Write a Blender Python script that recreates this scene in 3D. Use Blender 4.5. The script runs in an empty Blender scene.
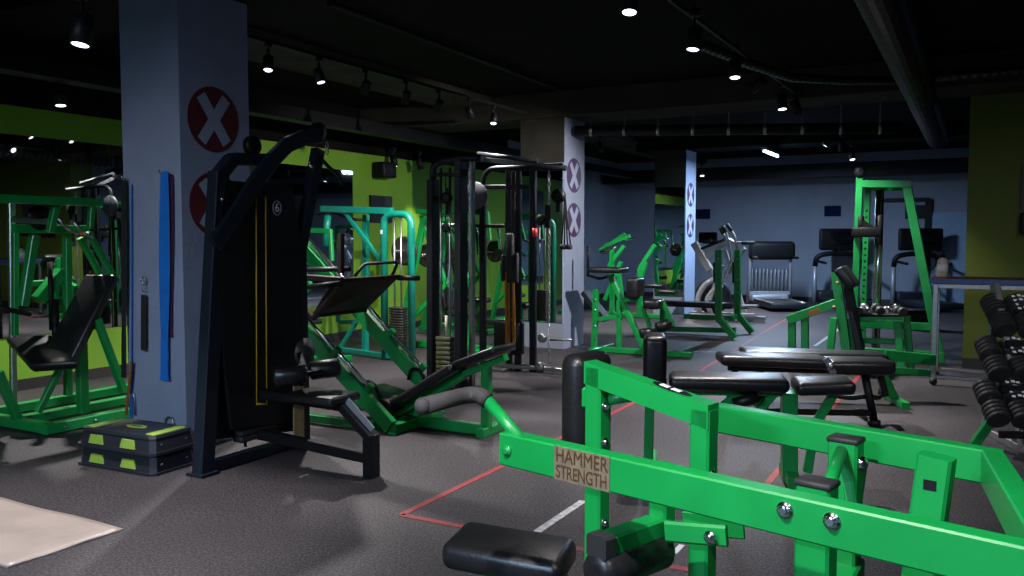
import bpy, bmesh, math, random
from mathutils import Vector, Matrix
random.seed(7)
SC = bpy.context.scene
COL = SC.collection
FOC = 850.0; CAMZ = 1.5; PITCH = math.atan(50/850)
cp, sp = math.cos(PITCH), math.sin(PITCH)
TH = math.radians(28.6)
A = Vector((math.sin(TH), math.cos(TH), 0))       # long axis of the room
R = Vector((math.cos(TH), -math.sin(TH), 0))      # across the room
Z = Vector((0, 0, 1))
X = Vector((1, 0, 0))
Y = Vector((0, 1, 0))

def ray(px, py):
    x = (px-512)/FOC; y = (288-py)/FOC
    return Vector((x, cp+y*sp, y*cp-sp))
def W(px, py, d):
    r = ray(px, py); return Vector((0, 0, CAMZ)) + r*(d/r.y)
def G(px, py, z=0.0):
    r = ray(px, py); return Vector((0, 0, CAMZ)) + r*((z-CAMZ)/r.z)

class Fr:
    """a machine's own axes: u along it, v across it"""
    def __init__(s, O, u, v=None):
        s.O = Vector((O[0], O[1], 0)); s.u = Vector(u).normalized()
        s.v = Vector(v).normalized() if v is not None else Vector((-s.u.y, s.u.x, 0))
    def w(s, a, b, z): return s.O + s.u*a + s.v*b + Z*z
    def s(s, px, py, b=0.0):
        r = ray(px, py); c = Vector((0, 0, CAMZ))
        return c + r*((b - (c-s.O).dot(s.v))/r.dot(s.v))
    def t(s, px, py, a=0.0):
        r = ray(px, py); c = Vector((0, 0, CAMZ))
        return c + r*((a - (c-s.O).dot(s.u))/r.dot(s.u))
def gz(p, z): return Vector((p.x, p.y, z))

# ------------------------------------------------------------------ materials
MATS = {}
def mat(name, col, rough=0.5, metal=0.0, coat=0.0, var=0.0, vscale=8.0, bump=0.0, bscale=60.0, col2=None, spec=0.5, rvar=0.0):
    m = bpy.data.materials.new(name); m.use_nodes = True
    nt = m.node_tree; b = nt.nodes['Principled BSDF']
    b.inputs['Base Color'].default_value = (*col, 1); b.inputs['Roughness'].default_value = rough
    b.inputs['Metallic'].default_value = metal; b.inputs['Coat Weight'].default_value = coat
    b.inputs['Specular IOR Level'].default_value = spec
    b.inputs['Coat Roughness'].default_value = 0.15
    tc = nt.nodes.new('ShaderNodeTexCoord')
    if var > 0 or col2:
        n = nt.nodes.new('ShaderNodeTexNoise'); n.inputs['Scale'].default_value = vscale; n.inputs['Detail'].default_value = 5
        nt.links.new(tc.outputs['Object'], n.inputs['Vector'])
        r = nt.nodes.new('ShaderNodeValToRGB')
        r.color_ramp.elements[0].position = 0.35; r.color_ramp.elements[1].position = 0.68
        c2 = col2 if col2 else tuple(c*(1+var) for c in col)
        c1 = col if col2 else tuple(c*(1-var) for c in col)
        r.color_ramp.elements[0].color = (*c1, 1); r.color_ramp.elements[1].color = (*c2, 1)
        nt.links.new(n.outputs['Fac'], r.inputs['Fac']); nt.links.new(r.outputs['Color'], b.inputs['Base Color'])
        if rvar > 0:
            mr = nt.nodes.new('ShaderNodeMapRange')
            mr.inputs['To Min'].default_value = rough-rvar; mr.inputs['To Max'].default_value = rough+rvar
            nt.links.new(n.outputs['Fac'], mr.inputs['Value']); nt.links.new(mr.outputs['Result'], b.inputs['Roughness'])
    if bump > 0:
        n2 = nt.nodes.new('ShaderNodeTexNoise'); n2.inputs['Scale'].default_value = bscale; n2.inputs['Detail'].default_value = 4
        nt.links.new(tc.outputs['Object'], n2.inputs['Vector'])
        bp = nt.nodes.new('ShaderNodeBump'); bp.inputs['Strength'].default_value = bump; bp.inputs['Distance'].default_value = 0.01
        nt.links.new(n2.outputs['Fac'], bp.inputs['Height']); nt.links.new(bp.outputs['Normal'], b.inputs['Normal'])
    MATS[name] = m
    return m
def emis(name, col, s):
    m = bpy.data.materials.new(name); m.use_nodes = True
    b = m.node_tree.nodes['Principled BSDF']
    b.inputs['Base Color'].default_value = (0.8, 0.8, 0.8, 1)
    b.inputs['Emission Color'].default_value = (*col, 1); b.inputs['Emission Strength'].default_value = s
    MATS[name] = m; return m

GREEN = mat('green_paint', (0.003, 0.235, 0.045), 0.38, coat=0.08, var=0.10, vscale=5, rvar=0.06)
TEAL = mat('teal_paint', (0.003, 0.20, 0.14), 0.36, coat=0.1, var=0.08, vscale=5)
BLACKP = mat('black_powder_coat', (0.009, 0.010, 0.013), 0.42, spec=.2, var=0.15, vscale=10, bump=0.05, bscale=150)
NAVYP = mat('blue_black_paint', (0.007, 0.011, 0.020), 0.40, spec=.35, var=0.12, vscale=10)
LEATHER = mat('black_vinyl', (0.008, 0.008, 0.009), 0.34, spec=.45, var=0.2, vscale=6, bump=0.12, bscale=90, rvar=0.08)
RUBBER = mat('black_rubber', (0.013, 0.013, 0.014), 0.62, bump=0.1, bscale=200)
FOAM = mat('dark_grip_foam', (0.028, 0.026, 0.027), 0.8, bump=0.25, bscale=300)
CHROME = mat('chrome', (0.72, 0.73, 0.76), 0.16, metal=1.0)
STEEL = mat('brushed_steel', (0.42, 0.42, 0.43), 0.35, metal=1.0, var=0.1, vscale=20)
GREYM = mat('silver_grey_paint', (0.36, 0.37, 0.40), 0.4, metal=0.4, var=0.05)
CAST = mat('cast_iron_plates', (0.035, 0.033, 0.030), 0.5, metal=0.3, var=0.2, vscale=20)
BROWNST = mat('worn_brown_steel', (0.030, 0.015, 0.010), 0.55, metal=0.3, var=0.35, vscale=12, bump=0.08, bscale=80)
OLIVEST = mat('olive_weight_stack', (0.075, 0.075, 0.035), 0.5, var=0.15)
FOOTPL = mat('dark_footplate_steel', (0.013, 0.009, 0.008), 0.5, var=0.4, vscale=9, bump=0.1, bscale=60)
BRASS = mat('tan_guide_board', (0.30, 0.20, 0.09), 0.5, var=0.2, vscale=20)
GOLDTXT = mat('bronze_lettering', (0.062, 0.030, 0.003), 0.5)
PLATE = mat('dull_nameplate', (0.14, 0.11, 0.075), 0.55, var=0.2, vscale=40)
WHITE = mat('white_print', (0.75, 0.75, 0.75), 0.6)
CREAM = mat('cream_plastic', (0.62, 0.55, 0.45), 0.4)
YELLOWL = mat('yellow_edging', (0.50, 0.30, 0.01), 0.5)
YBAND = mat('orange_yellow_latex', (0.46, 0.17, 0.006), 0.5)
BLUEB = mat('blue_latex', (0.01, 0.17, 0.62), 0.5, var=0.06)
PURPB = mat('dark_purple_latex', (0.05, 0.012, 0.05), 0.55)
ORANGEB = mat('red_brown_latex', (0.26, 0.09, 0.02), 0.55)
REDP = mat('red_plastic', (0.42, 0.02, 0.02), 0.4)
REDTAPE = mat('red_floor_tape', (0.30, 0.016, 0.022), 0.6, col2=(0.17, 0.02, 0.025), vscale=14)
WHTAPE = mat('white_floor_tape', (0.62, 0.62, 0.63), 0.6, col2=(0.25, 0.25, 0.26), vscale=30)
LIMEP = mat('lime_rubber', (0.22, 0.36, 0.05), 0.5, var=0.08)
NAVYPL = mat('dark_navy_plastic', (0.012, 0.014, 0.022), 0.45, bump=0.1, bscale=250)
MATTAN = mat('beige_mat_vinyl', (0.33, 0.275, 0.245), 0.33, var=0.12, vscale=3, bump=1.0, bscale=4)
CONCW = mat('blue_grey_concrete_paint', (0.255, 0.30, 0.41), 0.75, var=0.06, vscale=3, bump=0.4, bscale=45)
GREYWALL = mat('grey_wall_paint', (0.24, 0.27, 0.34), 0.8, var=0.06, vscale=2, bump=0.15, bscale=40)
LIME = mat('lime_wall_paint', (0.13, 0.29, 0.012), 0.7, var=0.05, vscale=2, bump=0.15, bscale=40)
OLIVE = mat('olive_lime_wall_paint', (0.085, 0.12, 0.006), 0.7, var=0.05, vscale=2)
DARKC = mat('blackened_ceiling', (0.0065, 0.006, 0.0055), 0.9, var=0.35, vscale=1.5, bump=0.5, bscale=20, spec=0.08)
SOFFIT = mat('dark_brown_concrete', (0.045, 0.042, 0.034), 0.9, var=0.2, vscale=2, bump=0.6, bscale=30, spec=.1)
DUCT = mat('black_flex_duct', (0.05, 0.05, 0.052), 0.28, metal=.8, var=0.2, vscale=10)
BLK = mat('matt_black_metal', (0.005, 0.005, 0.006), 0.5, spec=.25)
DISCG = mat('dull_grey_disc', (0.05, 0.055, 0.065), 0.6)
BASEB = mat('dark_skirting', (0.02, 0.016, 0.016), 0.5)
SIGNR = mat('maroon_sign_paint', (0.10, 0.006, 0.012), 0.6, var=0.1)
SIGNP = mat('purple_sign_paint', (0.05, 0.016, 0.065), 0.6, var=0.1)
SIGNW = mat('pale_blue_sign_paint', (0.30, 0.345, 0.45), 0.7)
BLUESIGN = mat('dark_blue_sign', (0.004, 0.010, 0.045), 0.85, spec=.1)
BLUETOP = mat('blue_table_edge', (0.02, 0.09, 0.28), 0.4)
REDTOP = mat('red_table_top', (0.10, 0.010, 0.014), 0.4)
GLASSY = mat('dark_screen', (0.005, 0.005, 0.006), 0.12)
LAMPE = emis('spot_lens', (0.75, 0.82, 1.0), 5.0)
TUBEE = emis('fluorescent_tube', (0.35, 0.62, 1.0), 30.0)
MIR = bpy.data.materials.new('mirror_glass'); MIR.use_nodes = True
_b = MIR.node_tree.nodes['Principled BSDF']
_b.inputs['Base Color'].default_value = (0.62, 0.68, 0.68, 1); _b.inputs['Metallic'].default_value = 1.0; _b.inputs['Roughness'].default_value = 0.015
# rubber floor: dark granules with worn, dusty areas
FLOOR = bpy.data.materials.new('speckled_rubber_floor'); FLOOR.use_nodes = True
nt = FLOOR.node_tree; b = nt.nodes['Principled BSDF']
tc = nt.nodes.new('ShaderNodeTexCoord')
n1 = nt.nodes.new('ShaderNodeTexNoise'); n1.inputs['Scale'].default_value = 75; n1.inputs['Detail'].default_value = 4; n1.inputs['Roughness'].default_value = .8
n2 = nt.nodes.new('ShaderNodeTexNoise'); n2.inputs['Scale'].default_value = 1.1; n2.inputs['Detail'].default_value = 6
n3 = nt.nodes.new('ShaderNodeTexNoise'); n3.inputs['Scale'].default_value = 60; n3.inputs['Detail'].default_value = 3
for n in (n1, n2, n3): nt.links.new(tc.outputs['Object'], n.inputs['Vector'])
r1 = nt.nodes.new('ShaderNodeValToRGB'); r1.color_ramp.elements[0].position = 0.44; r1.color_ramp.elements[1].position = 0.66
r1.color_ramp.elements[0].color = (0.005, 0.005, 0.007, 1); r1.color_ramp.elements[1].color = (0.112, 0.098, 0.106, 1)
r2 = nt.nodes.new('ShaderNodeValToRGB'); r2.color_ramp.elements[0].position = 0.3; r2.color_ramp.elements[1].position = 0.75
r2.color_ramp.elements[0].color = (0.72, 0.72, 0.74, 1); r2.color_ramp.elements[1].color = (1.2, 1.16, 1.14, 1)
mx = nt.nodes.new('ShaderNodeMix'); mx.data_type = 'RGBA'; mx.blend_type = 'MULTIPLY'; mx.inputs[0].default_value = 1
nt.links.new(n1.outputs['Fac'], r1.inputs['Fac']); nt.links.new(n2.outputs['Fac'], r2.inputs['Fac'])
nt.links.new(r1.outputs['Color'], mx.inputs[6]); nt.links.new(r2.outputs['Color'], mx.inputs[7])
nt.links.new(mx.outputs[2], b.inputs['Base Color'])
b.inputs['Roughness'].default_value = 0.62; b.inputs['Specular IOR Level'].default_value = 0.35
bp = nt.nodes.new('ShaderNodeBump'); bp.inputs['Strength'].default_value = 0.25; bp.inputs['Distance'].default_value = 0.004
nt.links.new(n3.outputs['Fac'], bp.inputs['Height']); nt.links.new(bp.outputs['Normal'], b.inputs['Normal'])

# ------------------------------------------------------------------ geometry helpers
class PB:
    """one part: shapes collected in world coordinates, linked as one mesh object"""
    def __init__(s, name, m, parent=None, label=None):
        s.name, s.m, s.parent, s.label = name, m, parent, label
        s.bm = bmesh.new(); s.obj = None
    def _prism(s, ring0, ring1, smooth=False, cap=True):
        a = [s.bm.verts.new(p) for p in ring0]; c = [s.bm.verts.new(p) for p in ring1]
        n = len(a)
        for i in range(n):
            f = s.bm.faces.new((a[i], a[(i+1) % n], c[(i+1) % n], c[i])); f.smooth = smooth
        if cap:
            s.bm.faces.new(list(reversed(a))); s.bm.faces.new(c)
    def beam(s, p0, p1, w=0.05, h=0.05, side=None, ch=0.006):
        """rectangular tube; w is measured along `side`"""
        p0, p1 = Vector(p0), Vector(p1); d = (p1-p0).normalized()
        sd = Vector(side) if side is not None else (s.side if getattr(s, 'side', None) is not None else R)
        if abs(d.dot(sd.normalized())) > 0.93:
            up = Z if abs(d.z) < 0.9 else X
            sv = d.cross(up).normalized(); uv = sv.cross(d).normalized()
            w, h = w, h
        else:
            uv = d.cross(sd).normalized(); sv = uv.cross(d).normalized()
        ch = min(ch, w*0.3, h*0.3); a, c = w/2, h/2
        pts = [(a-ch, c), (a, c-ch), (a, -c+ch), (a-ch, -c), (-a+ch, -c), (-a, -c+ch), (-a, c-ch), (-a+ch, c)]
        s._prism([p0+sv*x+uv*y for x, y in pts], [p1+sv*x+uv*y for x, y in pts])
        return s
    def cyl(s, p0, p1, r, r2=None, n=14, smooth=True):
        p0, p1 = Vector(p0), Vector(p1); d = (p1-p0).normalized()
        a = d.orthogonal().normalized(); c = d.cross(a); r2 = r if r2 is None else r2
        an = [2*math.pi*i/n for i in range(n)]
        s._prism([p0+(a*math.cos(t)+c*math.sin(t))*r for t in an], [p1+(a*math.cos(t)+c*math.sin(t))*r2 for t in an], smooth)
        return s
    def lathe(s, p0, d, prof, n=20, smooth=True):
        """prof: list of (distance along d, radius)"""
        p0 = Vector(p0); d = Vector(d).normalized(); a = d.orthogonal().normalized(); c = d.cross(a)
        rings = []
        for (t, r) in prof:
            rings.append([s.bm.verts.new(p0+d*t+(a*math.cos(2*math.pi*i/n)+c*math.sin(2*math.pi*i/n))*max(r, 1e-4)) for i in range(n)])
        for q, w in zip(rings, rings[1:]):
            for i in range(n):
                f = s.bm.faces.new((q[i], q[(i+1) % n], w[(i+1) % n], w[i])); f.smooth = smooth
        s.bm.faces.new(list(reversed(rings[0]))); s.bm.faces.new(rings[-1])
        return s
    def tube(s, pts, r, n=10, fillet=0.0, closed=False):
        pts = [Vector(p) for p in pts]
        if fillet > 0:
            q = [pts[0]] if not closed else []
            rng = range(1, len(pts)-1) if not closed else range(len(pts))
            for i in rng:
                p, a, c = pts[i], pts[i-1], pts[(i+1) % len(pts)]
                d1, d2 = (a-p), (c-p); f1 = min(fillet, d1.length*0.48); f2 = min(fillet, d2.length*0.48)
                s0 = p+d1.normalized()*f1; s1 = p+d2.normalized()*f2
                for k in range(6):
                    t = k/5; q.append(s0*(1-t)**2+p*2*t*(1-t)+s1*t*t)
            if not closed: q.append(pts[-1])
            pts = q
        m = len(pts); rings = []; nrm = None
        for i in range(m):
            if closed: d = (pts[(i+1) % m]-pts[i-1]).normalized()
            else: d = (pts[min(i+1, m-1)]-pts[max(i-1, 0)]).normalized()
            if nrm is None: nrm = d.orthogonal().normalized()
            else:
                nrm = (nrm-d*nrm.dot(d))
                nrm = nrm.normalized() if nrm.length > 1e-6 else d.orthogonal().normalized()
            c = d.cross(nrm)
            rr = r[i] if isinstance(r, (list, tuple)) else r
            rings.append([s.bm.verts.new(pts[i]+(nrm*math.cos(2*math.pi*k/n)+c*math.sin(2*math.pi*k/n))*rr) for k in range(n)])
        seg = list(zip(rings, rings[1:])) + ([(rings[-1], rings[0])] if closed else [])
        for q, w in seg:
            for k in range(n):
                f = s.bm.faces.new((q[k], q[(k+1) % n], w[(k+1) % n], w[k])); f.smooth = True
        if not closed:
            s.bm.faces.new(list(reversed(rings[0]))); s.bm.faces.new(rings[-1])
        return s
    def pad(s, c, ax, ay, az, r=0.02, seg=3, taper=0.0):
        """upholstered block: full-length axis vectors, soft edges"""
        c, ax, ay, az = Vector(c), Vector(ax), Vector(ay), Vector(az)
        t = bmesh.new(); bmesh.ops.create_cube(t, size=1.0)
        lx, ly, lz = ax.length, ay.length, az.length
        for v in t.verts:
            k = 1-taper*(v.co.x+0.5)
            v.co = Vector((v.co.x*lx, v.co.y*ly*k, v.co.z*lz))
        bmesh.ops.bevel(t, geom=list(t.edges), offset=min(r, lx*.45, ly*.45, lz*.45), segments=seg, affect='EDGES', profile=0.5)
        M = Matrix((ax.normalized(), ay.normalized(), az.normalized())).transposed()
        mp = {}
        for v in t.verts: mp[v] = s.bm.verts.new(c + M @ v.co)
        for f in t.faces:
            g = s.bm.faces.new([mp[v] for v in f.verts]); g.smooth = True
        t.free(); return s
    def box(s, c, ax, ay, az):
        c = Vector(c); ax, ay, az = Vector(ax)/2, Vector(ay)/2, Vector(az)/2
        s._prism([c-az-ax-ay, c-az+ax-ay, c-az+ax+ay, c-az-ax+ay], [c+az-ax-ay, c+az+ax-ay, c+az+ax+ay, c+az-ax+ay]); return s
    def poly(s, pts, th):
        """flat plate: outline points pushed out by vector th"""
        pts = [Vector(p) for p in pts]; th = Vector(th)
        s._prism(pts, [p+th for p in pts]); return s
    def ball(s, c, r, n=10, sq=(1, 1, 1)):
        t = bmesh.new(); bmesh.ops.create_uvsphere(t, u_segments=n+2, v_segments=n//2+2, radius=r)
        mp = {v: s.bm.verts.new(Vector(c)+Vector((v.co.x*sq[0], v.co.y*sq[1], v.co.z*sq[2]))) for v in t.verts}
        for f in t.faces:
            g = s.bm.faces.new([mp[v] for v in f.verts]); g.smooth = True
        t.free(); return s
    def link(s, parent, base):
        bmesh.ops.recalc_face_normals(s.bm, faces=s.bm.faces[:])
        me = bpy.data.meshes.new(s.name)
        for v in s.bm.verts: v.co -= base
        s.bm.to_mesh(me); s.bm.free()
        me.materials.append(s.m)
        o = bpy.data.objects.new(s.name, me); COL.objects.link(o)
        if parent is not None: o.parent = parent
        else: o.location = base
        if s.label: o['label'] = s.label
        s.obj = o
        return o

class T:
    def __init__(s, name, label, cat, loc, group=None, kind=None, side=None):
        s.o = bpy.data.objects.new(name, None); COL.objects.link(s.o)
        s.o.empty_display_size = 0.1
        s.o.location = loc; s.loc = Vector(loc); s.parts = []; s.side = side
        if kind: s.o['kind'] = kind
        if label: s.o['label'] = label
        if cat: s.o['category'] = cat
        if group: s.o['group'] = group
    def new(s, name, m, parent=None, label=None):
        p = PB(name, m, parent, label); p.side = s.side; s.parts.append(p); return p
    def done(s):
        for p in s.parts:
            p.link(p.parent.obj if p.parent else s.o, s.loc)
        return s
def one(name, m, label, cat, base, fn, group=None, kind=None):
    p = PB(name, m); fn(p); o = p.link(None, Vector(base))
    if kind: o['kind'] = kind
    if label: o['label'] = label
    if cat: o['category'] = cat
    if group: o['group'] = group
    return o
def struct(name, m, base, fn, label=None): return one(name, m, label, None, base, fn, kind='structure')
def clone(o, loc, rz=0.0, label=None, parent=None):
    c = o.copy(); COL.objects.link(c)
    if parent is None:
        c.location = loc; c.rotation_euler = (0, 0, rz)
        if label: c['label'] = label
    else: c.parent = parent
    for ch in list(o.children): clone(ch, None, parent=c)
    return c
def text(name, body, m, origin, xdir, ydir, size, parent=None, base=None, ext=0.0008, label=None, off=0.0, xs=1.0):
    cu = bpy.data.curves.new(name, 'FONT'); cu.body = body; cu.size = size; cu.extrude = ext
    cu.align_x = 'CENTER'; cu.align_y = 'CENTER'; cu.materials.append(m); cu.offset = off
    tmp = bpy.data.objects.new('tmp_text', cu); COL.objects.link(tmp); bpy.context.view_layer.update()
    me = bpy.data.meshes.new_from_object(tmp.evaluated_get(bpy.context.evaluated_depsgraph_get()))
    bpy.data.objects.remove(tmp); bpy.data.curves.remove(cu); me.name = name
    if not me.materials: me.materials.append(m)
    for v in me.vertices: v.co.x *= xs
    o = bpy.data.objects.new(name, me); COL.objects.link(o)
    x = Vector(xdir).normalized(); y = Vector(ydir).normalized(); z = x.cross(y)
    M = Matrix((x, y, z)).transposed().to_4x4(); M.translation = Vector(origin)-(Vector(base) if base is not None else Vector((0, 0, 0)))
    if parent is not None: o.parent = parent
    o.matrix_local = M
    if label: o['label'] = label
    return o

# ------------------------------------------------------------------ camera
cam = bpy.data.cameras.new('camera'); cam.sensor_width = 36; cam.lens = 36*FOC/1024
cam.clip_end = 100
co = bpy.data.objects.new('camera', cam); COL.objects.link(co)
co.location = (0, 0, CAMZ); co.rotation_euler = (math.pi/2-PITCH, 0, 0)
SC.camera = co

# ------------------------------------------------------------------ room
CEIL = 3.45
WL = Vector((-4.92, 8.17, 0))                 # a point at the foot of the left wall
TC = 16.15                                    # left wall / back wall corner along A
corner = WL+A*TC
def wl(t, z, off=0.0): return WL+A*t+R*off+Z*z
RW = 12.5                                     # room width
struct('floor', FLOOR, (0, 0, 0), lambda p: p.poly([wl(-14, -0.1), wl(-14, -0.1)+R*RW, wl(TC+.2, -0.1)+R*RW, wl(TC+.2, -0.1)], Z*0.1))
struct('ceiling', DARKC, (0, 0, CEIL), lambda p: p.poly([wl(-14, CEIL), wl(-14, CEIL)+R*RW, wl(TC+.2, CEIL)+R*RW, wl(TC+.2, CEIL)], Z*0.1))
tg = 10.1                                       # the green paint ends here along the wall
struct('wall_left', GREYWALL, WL, lambda p: p.poly([wl(tg, 0), wl(TC, 0), wl(TC, 0, -.2), wl(tg, 0, -.2)], Z*CEIL))
struct('wall_left_lower', LIME, WL, lambda p: p.poly([wl(-14, 0), wl(tg, 0), wl(tg, 0, -.2), wl(-14, 0, -.2)], Z*2.78))
struct('wall_left_upper', DARKC, WL, lambda p: p.poly([wl(-14, 2.78), wl(tg, 2.78), wl(tg, 2.78, -.2), wl(-14, 2.78, -.2)], Z*(CEIL-2.78)))
struct('wall_back', GREYWALL, corner, lambda p: p.poly([corner, corner+R*RW, corner+R*RW+A*.2, corner+A*.2], Z*CEIL))
struct('wall_right', GREYWALL, wl(0, 0)+R*RW, lambda p: p.poly([wl(-14, 0, RW), wl(TC, 0, RW), wl(TC, 0, RW+.2), wl(-14, 0, RW+.2)], Z*CEIL))
struct('wall_front', GREYWALL, wl(-14, 0), lambda p: p.poly([wl(-14, 0), wl(-14, 0, RW), wl(-14.2, 0, RW), wl(-14.2, 0)], Z*CEIL))
struct('baseboard_left', BASEB, WL, lambda p: p.poly([wl(-14, 0, .0), wl(TC, 0, .0), wl(TC, 0, .02), wl(-14, 0, .02)], Z*0.11))
struct('baseboard_back', BASEB, corner, lambda p: p.poly([corner, corner+R*RW, corner+R*RW-A*.02, corner-A*.02], Z*0.11))
# olive partition at the right
O1 = G(962, 368); O1 = Vector((O1.x, O1.y, 0))
struct('wall_partition', OLIVE, O1, lambda p: p.poly([O1, O1+R*2.6, O1+R*2.6+A*.5, O1+A*.5], Z*CEIL))
struct('baseboard_partition', BASEB, O1, lambda p: p.poly([O1-A*.02, O1+R*2.6-A*.02, O1+R*2.6, O1], Z*0.12))

# wall mirror in five panes
wm = T('wall_mirror', 'wide wall mirror in joined panes set in the lime green wall', 'mirror', wl(0, .52))
edges = [-.6, 1.2, 3.2, 5.27]
for a_, b_ in zip(edges, edges[1:]):
    q = wm.new('mirror_pane', MIR); q.poly([wl(a_+.003, .53), wl(b_-.003, .53), wl(b_-.003, .53, .008), wl(a_+.003, .53, .008)], Z*1.97)
q = wm.new('mirror_edge', LIME, label='pale green edge strip of the mirror'); q.beam(wl(5.29, .53, .01), wl(5.29, 2.5, .01), .02, .03)
wm.done()

# pillars
def pillar(C, w, la, m, sign, sz, front_mirror, labels, gp):
    t = T('pillar', labels, None, C, kind='structure')
    b = t.new('shaft', m)
    top = CEIL
    nz = 14
    b.poly([C, C+A*la, C+A*la-R*w, C-R*w], Z*top)
    c = C+A*(la*0.47)
    for zc in sz:
        d = t.new('sign_disc', sign); d.cyl(c+Z*zc, c+Z*zc+R*.003, .235, n=40, smooth=False)
        x = t.new('sign_cross', SIGNW)
        for s_ in (1, -1):
            dd = (A*0.72+Z*s_).normalized()*.20; pp = Vector((0, 0, 0)); nn = dd.cross(R).normalized()*.043
            cc = c+Z*zc+R*.0042+R*(.0006 if s_ > 0 else 0)
            x.poly([cc-dd-nn, cc+dd-nn, cc+dd+nn, cc-dd+nn], R*.001)
    if front_mirror:
        q = t.new('mirror_panel', MIR); q.poly([C-R*.02-A*.002+Z*.35, C-R*(w-.02)-A*.002+Z*.35, C-R*(w-.02)-A*.010+Z*.35, C-R*.02-A*.010+Z*.35], Z*2.15)
        q = t.new('upper_panel', SOFFIT, label='dark brown panel above the mirror'); q.poly([C-A*.001+Z*2.51, C-R*w-A*.001+Z*2.51, C-R*w-A*.006+Z*2.51, C-A*.006+Z*2.51], Z*.9)
        q = t.new('kick_panel', GREYWALL); q.poly([C-A*.002, C-R*w-A*.002, C-R*w-A*.008, C-A*.008], Z*.34)
    t.done(); return t
C1 = Vector((-2.30, 5.94, 0)); C2 = Vector((.70, 11.43, 0)); C3 = Vector((3.38, 16.6, 0))
k = 0.61
z1 = 1.5+(238-116)/143; z2 = 1.5+(238-203)/143
pillar(C1, .605, .64, CONCW, SIGNR, (z1, z2), False, 'wide blue grey concrete pillar with hanging resistance bands', '')
pillar(C2, .66, .66, CONCW, SIGNP, (z1, z2), True, 'middle pillar beside the cable station', '')
pillar(C3, .64, .66, CONCW, SIGNP, (z1, z2), True, 'far pillar before the elliptical trainer', '')

# ------------------------------------------------------------------ ceiling services
def ceil_beam(p0, p1, w, h, z, m, n):
    struct(n, m, p0, lambda p: p.beam(gz(p0, z), gz(p1, z), w, h, side=Z.cross((p1-p0).normalized()), ch=.01))
# downstand beams across the room over the pillar line, and along it
ceil_beam(C1+A*.32-R*2.6, C1+A*.32+R*9, .9, .20, CEIL-.10, DARKC, 'trim_1')
ceil_beam(C2+A*.33-R*4.0, C2+A*.33+R*7, .80, .34, CEIL-.17, SOFFIT, 'trim_2')
ceil_beam(C3+A*.33-R*1, C3+A*.33+R*7, .80, .24, CEIL-.12, DARKC, 'trim_3')
ceil_beam(wl(-8, 0, 1.9), wl(TC, 0, 1.9), .8, .10, CEIL-.05, SOFFIT, 'trim_4')
# soffit panel seen above the cable station
sf = G(521, 238-(-1)) if False else None

def flexduct(name, pts, r, label, group=None, ring=.05):
    def f(p):
        P = [Vector(q) for q in pts]; out = []; rad = []
        for a_, c_ in zip(P, P[1:]):
            n = max(2, int((c_-a_).length/(ring/2)))
            for i in range(n):
                out.append(a_.lerp(c_, i/n)); rad.append(r if len(out) % 2 else r*.87)
        out.append(P[-1]); rad.append(r)
        p.tube(out, rad, n=22)
        for f_ in p.bm.faces: f_.smooth = False
    return one(name, DUCT, label, 'air duct', pts[0], f)
D0 = G(888, 10, 3.12); 
flexduct('flexible_duct', [D0-A*3.5+Z*0, D0+A*9+Z*0], .165, 'thick black corrugated duct running under the ceiling over the tall rack', ring=.12)
q0 = W(700, 44, 7.4); q1 = W(745, 62, 8.0); q2 = W(790, 77, 8.6); q3 = W(840, 80, 9.0); q4 = W(905, 80, 9.3)
flexduct('flexible_hose', [q0, q1, q2, q3, q4, q4+R*1.5], .05, 'thin black corrugated hose curving below the ceiling near the thick duct', ring=.09)
# straight pipes across, with pale clips
def pipe(name, p0, p1, r, label, nclip, m=BLK):
    t = T(name, label, 'pipe', p0)
    b = t.new('pipe_run', m); b.cyl(p0, p1, r, n=16)
    for i in range(nclip):
        c = p0.lerp(p1, (i+.5)/nclip); d = (p1-p0).normalized()
        q = t.new('clip', STEEL); q.cyl(c-d*.02, c+d*.02, r*1.04, n=16); q.beam(c+Z*r, gz(c, CEIL), .014, .014)
    t.done()
pa = W(575, 131, 11.6); pb_ = W(900, 128, 10.4)
pipe('ceiling_pipe', pa, pb_, .07, 'long black pipe with clips crossing in front of the far pillar', 9)
d0 = corner+R*.1-A*1.1+Z*2.98
struct('trim_5', BLK, d0, lambda p: p.beam(d0+R*.0, d0+R*(RW-.5), .5, .30, side=A))
struct('trim_6', BLK, d0, lambda p: p.beam(gz(wl(-8, 0, .9), 3.0), gz(wl(TC-1.6, 0, .9), 3.0), .22, .16, side=R))
pe0 = W(590, 60, 8.5); 
for i, (x0, y0, dA, x1, y1, dB, r_) in enumerate([(330, 45, 7.0, 560, 95, 11, .03), (420, 40, 6, 860, 48, 6.4, .02)]):
    P0 = W(x0, y0, dA); P1 = W(x1, y1, dB)
    P0.z = P1.z = 3.40-.03*i
    one('conduit', BLK, ['black conduit running along the ceiling from the near pillar', 'thin black conduit crossing the ceiling near the top of the view'][i], 'pipe', P0, lambda p: p.cyl(P0, P1, r_, n=8))

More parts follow.
